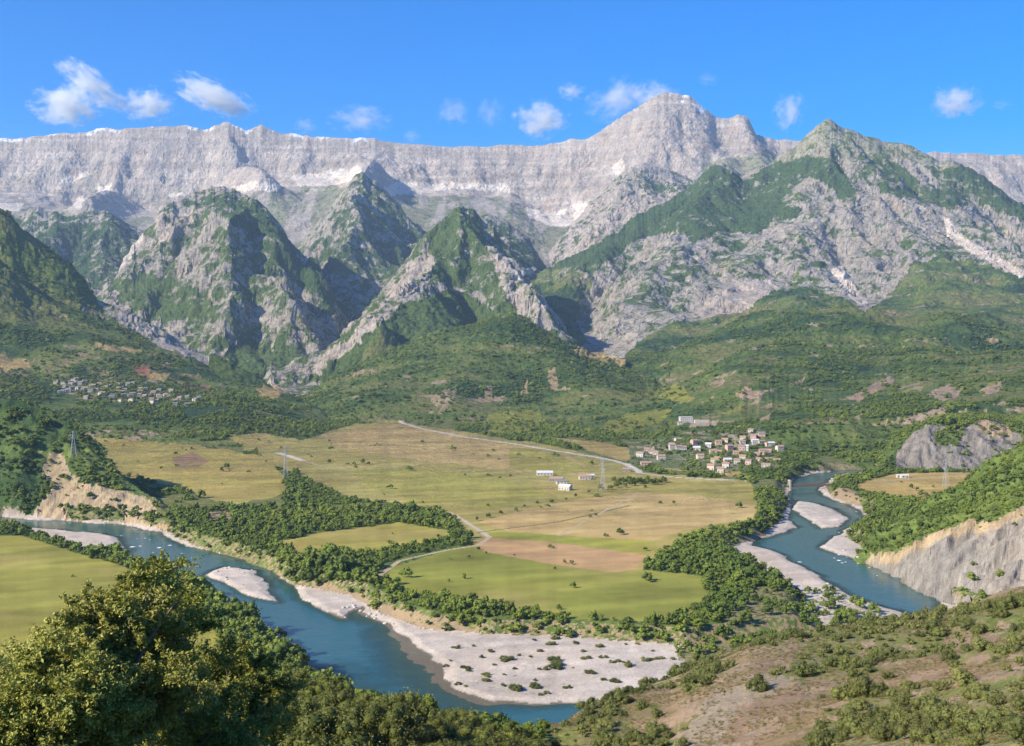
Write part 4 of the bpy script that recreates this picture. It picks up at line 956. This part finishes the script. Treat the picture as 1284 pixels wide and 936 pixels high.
# ------------------------------------------------------------------ buildings
def simple(name, col, rough=.8, var=.25, scale=.8):
    t = NT(name); n_ = t.noise(scale, 4, .6, t.n('ShaderNodeNewGeometry').outputs['Position'])
    lo_ = tuple(c * (1 - var) for c in col); hi_ = tuple(min(1, c * (1 + var)) for c in col)
    t.bsdf(t.mix(n_, lo_, hi_), rough); return t.m
WALLS = {'white': simple('white_render', (.52,.48,.42), var=.12), 'cream': simple('cream_render', (.60,.52,.40), var=.12), 'grey': simple('grey_stone', (.27,.245,.215)), 'pink': simple('pink_render', (.55,.36,.30), var=.12)}
ROOFS = {'red': simple('red_tile', (.40,.25,.18)), 'brown': simple('brown_tile', (.34,.24,.18)), 'grey': simple('slate', (.22,.21,.195)), 'white': simple('pale_sheet_roof', (.60,.59,.57), var=.08)}
GLASS = simple('window_glass', (.05,.06,.07), .2); WOOD = simple('door_wood', (.14,.08,.05)); STEEL = simple('galvanised_steel', (.42,.43,.44), .6, .08); CONC = simple('concrete', (.45,.43,.40))
def boxes(bl):
    V = []; Fc = []
    for (x0, x1, y0, y1, z0, z1) in bl:
        o = len(V); V += [(x0,y0,z0),(x1,y0,z0),(x1,y1,z0),(x0,y1,z0),(x0,y0,z1),(x1,y0,z1),(x1,y1,z1),(x0,y1,z1)]
        Fc += [(o,o+3,o+2,o+1),(o+4,o+5,o+6,o+7),(o,o+1,o+5,o+4),(o+1,o+2,o+6,o+5),(o+2,o+3,o+7,o+6),(o+3,o,o+4,o+7)]
    return V, Fc
def gable_prism(w, d, z0, h, th=.18, ov=.45):
    x, y = w / 2 + ov, d / 2 + ov
    P = [(-x, -y, z0 - .1), (x, -y, z0 - .1), (x, 0, z0 + h), (-x, 0, z0 + h), (-x, y, z0 - .1), (x, y, z0 - .1)]
    V = P + [(a_, b_, c_ + th) for a_, b_, c_ in P]
    Fc = [(0,3,2,1),(3,4,5,2),(6,7,8,9),(9,8,11,10),(0,1,7,6),(4,10,11,5),(0,6,9,3),(3,9,10,4),(1,2,8,7),(2,5,11,8)]
    return V, Fc
_house = {}
def house(x, y, z, w, d, h, rot, wall, roof, label, group=None, flat=False, detail=True, cat='house', name='house'):
    e = bpy.data.objects.new(name, None); COL.objects.link(e); e.location = (x, y, z); e.rotation_euler = (0, 0, rot); meta(e, label, cat, group)
    V, Fc = boxes([(-w/2, w/2, -d/2, d/2, -2.5, h)])
    rh = 0 if flat else d * .27
    if not flat:
        o = len(V); V += [(-w/2, -d/2, h), (-w/2, d/2, h), (-w/2, 0, h + rh), (w/2, -d/2, h), (w/2, d/2, h), (w/2, 0, h + rh)]
        Fc = [f for f in Fc]; tri = [(o, o+1, o+2, o+2), (o+3, o+5, o+4, o+4)]
    me = bpy.data.meshes.new('wall'); fs = [tuple(f) for f in Fc] + ([] if flat else [(o, o+2, o+1), (o+3, o+4, o+5)])
    me.from_pydata(V, [], fs); me.materials.append(WALLS[wall]); link('wall', me, e)
    if flat: V, Fc = boxes([(-w/2-.35, w/2+.35, -d/2-.35, d/2+.35, h+.003, h + .3)])
    else: V, Fc = gable_prism(w, d, h + .12, rh)
    link('roof', mesh_from('roof', V, Fc, [ROOFS[roof]]), e)
    if detail:
        fl = max(1, int(h // 2.9))
        for f in range(fl):
            n_ = max(2, int(w / 3.2))
            for k in range(n_):
                xx = -w/2 + (k + .5) * w / n_
                if f == 0 and k == n_ // 2:
                    V, Fc = boxes([(xx-.5, xx+.5, -d/2-.06, -d/2+.1, 0, 2.1)]); link('door', mesh_from('door', V, Fc, [WOOD]), e); continue
                zz = f * 2.9 + 1.0; V, Fc = boxes([(xx-.55, xx+.55, -d/2-.05, -d/2+.1, zz, zz + 1.25)]); link('window', mesh_from('window', V, Fc, [GLASS]), e)
    return e
def hp(px_, py_, *a_, d0=1000, **k_):
    x, y, z = drop(px_, py_, d0); return house(x, y, z, *a_, **k_)
FG_ = 'farm buildings in the middle of the plain'
hp(683, 597, 19, 8, 3.2, .05, 'white', 'white', 'long white farm shed in the middle of the fields, leftmost of the farm buildings', group=FG_, cat='shed', name='farm_shed')
hp(698, 604, 16, 8, 3.2, -.2, 'grey', 'brown', 'low farm barn with brown roof beside the long white shed', group=FG_, cat='barn', name='barn')
hp(709, 615, 13, 8, 4, -.5, 'white', 'white', 'pale farm shed at the lower end of the farm, nearest to the viewer', group=FG_, cat='shed', name='farm_shed')
hp(704, 608, 12, 7, 3.2, .1, 'cream', 'grey', 'cream farmhouse between the barn and the pale shed', group=FG_, cat='farmhouse', name='farmhouse')
hp(733, 602, 13, 8, 3.4, .1, 'white', 'red', 'white cottage with red roof at the left end of the hedge', cat='cottage', name='cottage')
hp(740, 600, 9, 6, 3, .3, 'cream', 'white', 'tiny pale outbuilding beside the red roofed cottage at the hedge', cat='outbuilding', name='outbuilding')
hp(810, 584, 14, 8, 3, .1, 'pink', 'brown', 'low brown roofed building beside the bend of the white road', cat='barn', name='barn')
hp(786, 592, 10, 6, 2.8, -.2, 'grey', 'brown', 'small dark shed just below the bend of the white road', cat='shed', name='farm_shed')
hp(860, 530, 22, 13, 9, .1, 'white', 'white', 'tall white house alone on the green rise above the village', cat='house', flat=True, d0=1600)
hp(880, 531, 26, 8, 4.5, .1, 'white', 'white', 'long low white annex right of the tall white house on the rise', cat='annex', name='annex', flat=True, d0=1600)
hp(853, 533, 8, 6, 4, .1, 'white', 'grey', 'small white outbuilding left of the tall white house on the rise', cat='outbuilding', name='outbuilding', d0=1600)
hp(1134, 600, 9, 5, 3, .1, 'white', 'white', 'larger white hut in the small field across the right river arm', cat='hut', name='hut')
hp(1127, 599, 5, 4, 2.6, .1, 'white', 'white', 'smaller white hut left of the other hut in the field across the river', cat='hut', name='hut')
rq = random.Random(5)
vil = [(797,567),(804,560),(812,566),(820,565),(828,570),(835,558),(842,562),(850,561),(858,557),(864,553),(843,547),(868,562),(885,566),(890,577),(897,563),(903,580),(910,557),(916,567),(893,570),(908,572),(922,563),(928,549),(935,546),(941,552),(948,555),(955,551),(946,563),(938,566),(930,560),(952,565),(960,556),(965,562),(925,572),(942,574),(934,578),(915,577),(955,574),(966,572),(905,551),(880,558),(872,570),(900,586),(884,584),(932,538),(945,543),(920,555),(893,555),(958,566),(948,580)]
for i, (a_, b_) in enumerate(vil):
    wl = rq.choice(['white', 'white', 'cream', 'pink', 'white']); rf = rq.choice(['red', 'red', 'brown', 'white', 'grey', 'red'])
    zone_ = 'in the left part of the valley village' if a_ < 870 else 'in the dense right part of the valley village'
    a_ += 3 + 5 * (a_ > 868); b_ += rq.uniform(-3, 3); a_ += rq.uniform(-5, 5)
    hp(a_, b_ + 5, rq.uniform(7.5, 11), rq.uniform(6, 8), rq.choice([3.0, 3.2, 5.2]), rq.uniform(-.5, .5), wl, rf, '%s house with %s roof %s' % (wl, {'red':'red tiled','brown':'brown tiled','white':'pale flat sheet','grey':'grey'}[rf], zone_), group='houses of the right village', d0=1400)
for i in range(95):
    t_ = rq.random(); a_ = 70 + 185 * t_; b_ = np.interp(t_, [0, .5, 1], [484, 490, 503]) + rq.gauss(0, 5.5)
    wl = rq.choice(['white', 'grey', 'grey', 'grey', 'cream']); rf = rq.choice(['grey', 'grey', 'grey', 'brown', 'brown'])
    x, y, z = drop(a_, b_ + 3, 1800, 3300)
    house(x, y, z, rq.uniform(7, 11), rq.uniform(5.5, 8), rq.choice([3.0, 5.0]), rq.uniform(-.6, .6), wl, rf, '%s house with %s roof in the distant village below the left mountain' % (wl, {'brown':'brown','white':'pale','grey':'grey slate'}[rf]), group='houses of the left village', detail=False)
# ------------------------------------------------------------------ pylons
def bars(segs, r):
    V = []; Fc = []
    for p, q_ in segs:
        v, f = tube([p, q_], [r, r], 4); o = len(V); V += v; Fc += [tuple(i + o for i in xx) for xx in f]
    return V, Fc
def pylon(px_, py_base, h, rot, label, d0=300):
    x, y, z = drop(px_, py_base, d0)
    e = bpy.data.objects.new('power_pylon', None); COL.objects.link(e); e.location = (x, y, z - .5); e.rotation_euler = (0, 0, rot); meta(e, label, 'pylon')
    def hw(t): return 2.4 * (1 - t) ** 1.3 + .45
    lv = [0, .16, .3, .43, .55, .65, .74, .82, .9, 1.0]; S = []
    cor = [(1,1),(-1,1),(-1,-1),(1,-1)]
    for i in range(len(lv) - 1):
        a_, b_ = hw(lv[i]), hw(lv[i+1])
        if i == 0: a_ = hw(0)
        for k in range(4):
            c0, c1 = cor[k], cor[(k+1) % 4]
            S.append(((c0[0]*a_, c0[1]*a_, lv[i]*h), (c1[0]*b_, c1[1]*b_, lv[i+1]*h))); S.append(((c1[0]*a_, c1[1]*a_, lv[i]*h), (c0[0]*b_, c0[1]*b_, lv[i+1]*h)))
    V, Fc = bars(S, .06); link('bracing', mesh_from('bracing', V, Fc, [STEEL]), e)
    for k in range(4):
        c0 = cor[k]; V, Fc = bars([((c0[0]*hw(lv[i]), c0[1]*hw(lv[i]), lv[i]*h), (c0[0]*hw(lv[i+1]), c0[1]*hw(lv[i+1]), lv[i+1]*h)) for i in range(len(lv)-1)], .11)
        link('leg', mesh_from('leg', V, Fc, [STEEL]), e)
    for t_, L_ in ((.72, 3.6), (.84, 4.4), (.95, 3.2)):
        S = []
        for s in (-1, 1):
            for yy in (-.6, .6): S += [((0, yy, t_*h+1.1), (s*L_, 0, t_*h)), ((0, yy, t_*h), (s*L_, 0, t_*h))]
            for m_ in (.3, .6): S.append(((s*L_*m_, 0, t_*h), (s*L_*m_, 0, t_*h + 1.1*(1-m_))))
        V, Fc = bars(S, .07); arm = link('cross_arm', mesh_from('cross_arm', V, Fc, [STEEL]), e)
        for s in (-1, 1):
            V, Fc = bars([((s*L_, 0, t_*h), (s*L_, 0, t_*h-2.2))], .14); link('insulator', mesh_from('insulator', V, Fc, [CONC]), arm)
pylon(92, 574, 26, .5, 'steel lattice pylon on the wooded hill at the far left', 1000)
pylon(358, 602, 40, .5, 'steel lattice pylon at the right edge of the left field, beside the white track', 1000)
pylon(756, 617, 36, .4, 'pale steel lattice pylon in the fields beside the farm hedge', 1000)
pylon(1186, 612, 32, .3, 'steel lattice pylon in the small field in front of the grey badland bank', 1000)
# ------------------------------------------------------------------ bridge over the right arm
x0, y0 = inv(990, 609, -3); x1, y1 = inv(1044, 607, -3)
L_ = math.hypot(x1-x0, y1-y0); rot = math.atan2(y1-y0, x1-x0)
e = bpy.data.objects.new('footbridge', None); COL.objects.link(e); e.location = ((x0+x1)/2, (y0+y1)/2, -3); e.rotation_euler = (0,0,rot)
meta(e, 'narrow brown footbridge crossing the right river arm by the white tower', 'bridge')
RUST = simple('rusty_iron', (.20,.12,.09))
V, Fc = boxes([(-L_/2-3, L_/2+3, -1.3, 1.3, -.5, 0), (-L_/2-3, L_/2+3, -1.34, -1.1, -1.7, -.502), (-L_/2-3, L_/2+3, 1.1, 1.34, -1.7, -.502)]); link('deck', mesh_from('deck', V, Fc, [RUST]), e)
for s in (-1, 1):
    S = [((-L_/2, s*1.3, 1.1), (L_/2, s*1.3, 1.1)), ((-L_/2, s*1.3, .55), (L_/2, s*1.3, .55))] + [((t_, s*1.3, 0), (t_, s*1.3, 1.1)) for t_ in np.linspace(-L_/2, L_/2, 22)]
    V, Fc = bars(S, .07); link('railing', mesh_from('railing', V, Fc, [RUST]), e)
for xx in (-L_/2, L_/2):
    V, Fc = boxes([(xx-1, xx+1, -2.1, -1.35, -7, 6.5), (xx-1, xx+1, 1.35, 2.1, -7, 6.5), (xx-.7, xx+.7, -1.34, 1.34, 5.4, 6.2)]); link('tower', mesh_from('tower', V, Fc, [WALLS['cream']]), e)
for s in (-1, 1):
    n_ = 16; pp = [(-L_/2 + L_*k/n_, s*1.7, 1.3 + 5*(2*k/n_-1)**2) for k in range(n_+1)]
    V, Fc = tube(pp, [.12]*(n_+1), 5); link('cable', mesh_from('cable', V, Fc, [RUST]), e)

# rapids: broken white water
foam = NT('white_water'); foam.bsdf((.8, .82, .82), .8)
def foam_patch(px_, py_, s, asp=.5):
    x, y = inv(px_, py_, -8.9); rr = random.Random(int(px_ * 7 + py_)); V = [(0, 0, .0)]; n_ = 26
    for k in range(n_):
        a_ = 2*math.pi*k/n_; q_ = s*rr.uniform(.5, 1.25); V.append((math.cos(a_)*q_, math.sin(a_)*q_*asp*2.4, -.06))
    me = bpy.data.meshes.new('rapids'); me.from_pydata([(a_, b_, c_ + .12) for a_, b_, c_ in V], [], [(0, 1+k, 1+(k+1) % n_) for k in range(n_)]); me.materials.append(foam.m)
    o = link('rapids', me, None, (x, y, -8.93)); meta(o, 'white water where the river breaks over stones', kind='structure')
for a_, b_, s in ((166,686,2.6),(176,685,1.4),(200,687,2.2),(213,684,1.6),(182,675,1.0),(188,677,.8),(1003,705,1.6),(1052,703,2.0),(1056,706,1.2),(1052,696,1.2),(1052,668,1.0),(1074,642,1.3),(1090,712,1.0),(205,690,.8),(152,672,.9),(172,676,.7),(228,694,.8),(240,700,.7),(192,693,.8),(1060,705,1.0),(1046,700,.9),(1062,699,.7),(1076,707,.8),(1082,642,.8),(1066,638,.7),(985,698,.8),(1078,650,.8),(996,640,.6),(1100,722,.7),(375,744,.8)):
    foam_patch(a_, b_, s)
# stones on the banks
stone = simple('pale_stone', (.46,.42,.38)); import bmesh
sm = []
for k in range(3):
    bm = bmesh.new(); bmesh.ops.create_icosphere(bm, subdivisions=2, radius=1); rr = random.Random(k)
    for v in bm.verts: v.co *= rr.uniform(.75, 1.15); v.co.z *= .7
    me = bpy.data.meshes.new('boulder'); bm.to_mesh(me); bm.free(); me.materials.append(stone); sm.append(me)
k = 0
while k < 60:
    a_, b_ = rq.choice([(rq.uniform(20, 215), rq.uniform(652, 672)), (rq.uniform(215, 350), rq.uniform(684, 735)), (rq.uniform(1025, 1190), rq.uniform(680, 762)), (rq.uniform(430, 500), rq.uniform(755, 785))])
    x, y = inv(a_, b_, -8); s_ = float(at(SW, np.array([x]), np.array([y]))[0]); sdd = float(at(SD, np.array([x]), np.array([y]))[0])
    if -1 < s_ < 9 and sdd < 4:
        o = link('boulder', sm[k % 3], None, (x, y, float(zat(np.array([x]), np.array([y]))[0]))); q_ = rq.uniform(.5, 1.5); o.scale = (q_, q_ * rq.uniform(.7, 1.2), q_); o.rotation_euler = (0, 0, rq.uniform(0, 6))
        meta(o, 'pale boulder lying at the water line of the river', 'boulder', 'pale boulders along the river edge')
        k += 1

# ------------------------------------------------------------------ sun, sky, air
SUN_EL, SUN_AZ = math.radians(32), math.radians(240)      # azimuth clockwise from +Y: behind the viewer and to the left
sd_ = (math.sin(SUN_AZ) * math.cos(SUN_EL), math.cos(SUN_AZ) * math.cos(SUN_EL), math.sin(SUN_EL))
L = bpy.data.lights.new('sun', 'SUN'); L.energy = 5.0; L.angle = math.radians(.5); L.color = (1, .90, .72)
lo = bpy.data.objects.new('sun', L); COL.objects.link(lo)
from mathutils import Vector
lo.rotation_euler = Vector(sd_).to_track_quat('Z', 'Y').to_euler()
wd = bpy.data.worlds.new('World'); scene.world = wd; wd.use_nodes = True
nt = wd.node_tree; nt.nodes.clear()
sk = nt.nodes.new('ShaderNodeTexSky'); sk.sky_type = 'NISHITA'; sk.sun_disc = False; sk.sun_elevation = SUN_EL; sk.sun_rotation = SUN_AZ; sk.altitude = 300; sk.air_density = 1.0; sk.dust_density = .2; sk.ozone_density = 4.0
hsn = nt.nodes.new('ShaderNodeHueSaturation'); hsn.inputs['Saturation'].default_value = 1.6
bg = nt.nodes.new('ShaderNodeBackground'); bg.inputs[1].default_value = .105; ow = nt.nodes.new('ShaderNodeOutputWorld')
nt.links.new(sk.outputs[0], hsn.inputs['Color']); mul = nt.nodes.new('ShaderNodeMix'); mul.data_type = 'RGBA'; mul.blend_type = 'MULTIPLY'; mul.inputs[0].default_value = 1; mul.inputs[7].default_value = (.62, .88, 1.18, 1)
nt.links.new(hsn.outputs[0], mul.inputs[6]); nt.links.new(mul.outputs[2], bg.inputs[0]); nt.links.new(bg.outputs[0], ow.inputs[0])
# air
hz = NT('valley_air'); pv = hz.n('ShaderNodeVolumePrincipled'); pv.inputs['Color'].default_value = (.55, .74, 1.0, 1); pv.inputs['Density'].default_value = 3.6e-5; pv.inputs['Anisotropy'].default_value = .2
hz.l(pv.outputs[0], hz.out.inputs['Volume'])
V, Fc = boxes([(-17800, 17800, -60, 12500, HAZE_Z0, HAZE_Z1)])
ho = link('haze', mesh_from('haze', V, Fc, [hz.m])); meta(ho, 'thin bluish air in the valley', kind='stuff')
# clouds: small volumes beyond and above the crest
def cloud(px_, py_, wpx, hpx, dens, seed, label, tilt=0, D=15500):
    wpx *= .86; hpx *= .82; dens *= .75 if dens > .012 else .5
    t = NT('cloud_vapour'); tc = t.n('ShaderNodeTexCoord').outputs['Object']
    mp = t.n('ShaderNodeMapping'); t.l(tc, mp.inputs[0]); mp.inputs['Location'].default_value = (seed * 3.1, seed * 1.7, 0)
    nz = t.noise(2.1, 8, .72, mp.outputs[0])
    ln = t.n('ShaderNodeVectorMath', operation='LENGTH'); t.l(tc, ln.inputs[0])
    f = t.math('SUBTRACT', t.math('MULTIPLY', nz, 4.2), t.math('ADD', t.math('MULTIPLY', ln.outputs['Value'], 1.15), 1.32))
    f = t.math('MULTIPLY', t.math('MAXIMUM', f, 0), dens)
    v = t.n('ShaderNodeVolumePrincipled'); v.inputs['Color'].default_value = (.98, .98, .98, 1); v.inputs['Anisotropy'].default_value = .1; t.l(f, v.inputs['Density']); t.l(v.outputs[0], t.out.inputs['Volume'])
    bm = bmesh.new(); bmesh.ops.create_icosphere(bm, subdivisions=3, radius=1); me = bpy.data.meshes.new('cloud'); bm.to_mesh(me); bm.free(); me.materials.append(t.m)
    o = link('cloud', me, None, ((px_ - CX) / F * D, D, CAMZ + (HY - py_) / F * D)); w_ = wpx / F * D / 2; h_ = hpx / F * D / 2
    o.scale = (w_ * 1.35, min(w_, 500) , h_ * 1.5); o.rotation_euler = (0, math.radians(tilt), 0)
    meta(o, label, 'cloud')
cloud(84, 132, 90, 52, .02, 1, 'puffy white cloud low above the ridge at the far left')
cloud(112, 104, 90, 34, .016, 2, 'thin white cloud streak above the puffy left cloud', 35)
cloud(186, 132, 66, 42, .018, 3, 'rounded white cloud right of the left cloud streak')
cloud(145, 128, 60, 26, .012, 4, 'faint wisp joining the two left clouds', 20)
cloud(268, 122, 108, 40, .018, 5, 'long white cloud sloping down to the right, over the left ridge', 22)
cloud(452, 150, 80, 34, .009, 6, 'faint wispy cloud above the middle of the ridge')
cloud(568, 140, 46, 34, .009, 7, 'thin cloud wisp left of the centre white cloud')
cloud(678, 150, 70, 48, .018, 8, 'white cloud just above the ridge left of the high peak')
cloud(716, 115, 36, 22, .013, 9, 'small cloud above the white cloud near the peak')
cloud(775, 125, 84, 50, .010, 10, 'ragged vapour rising left of the high peak', -25)
cloud(820, 122, 60, 40, .014, 11, 'soft cap of cloud touching the top of the high peak', 0, 13300)
cloud(990, 140, 40, 48, .014, 12, 'small upright cloud between the two right summits', 20)
cloud(1199, 128, 62, 44, .014, 13, 'small white cloud over the right mountain ridge')
cloud(382, 158, 32, 22, .010, 14, 'tiny wisp touching the ridge right of the long sloping cloud')
cloud(614, 140, 40, 40, .007, 15, 'very faint vertical wisp left of the centre cloud')
cloud(888, 100, 30, 18, .006, 16, 'very faint wisp high above the high peak')
cloud(1256, 132, 26, 14, .007, 17, 'tiny faint wisp at the far right')
cloud(516, 172, 26, 22, .008, 18, 'tiny wisp on the ridge line near the centre')

# ------------------------------------------------------------------ camera
cam = bpy.data.cameras.new('camera'); co_ = bpy.data.objects.new('camera', cam); COL.objects.link(co_); scene.camera = co_
cam.sensor_width = 36; cam.lens = 36 * F / 1284; cam.shift_y = -(468 - HY) / 1284; cam.clip_start = .5; cam.clip_end = 60000
co_.location = (0, 0, CAMZ); co_.rotation_euler = (math.radians(90), 0, 0)
vs = scene.view_settings; vs.view_transform = 'Standard'; vs.look = 'None'; vs.exposure = .76; vs.gamma = 1; vs.use_curve_mapping = False
scene.cycles.max_bounces = 8; scene.cycles.volume_bounces = 6; scene.cycles.transparent_max_bounces = 8
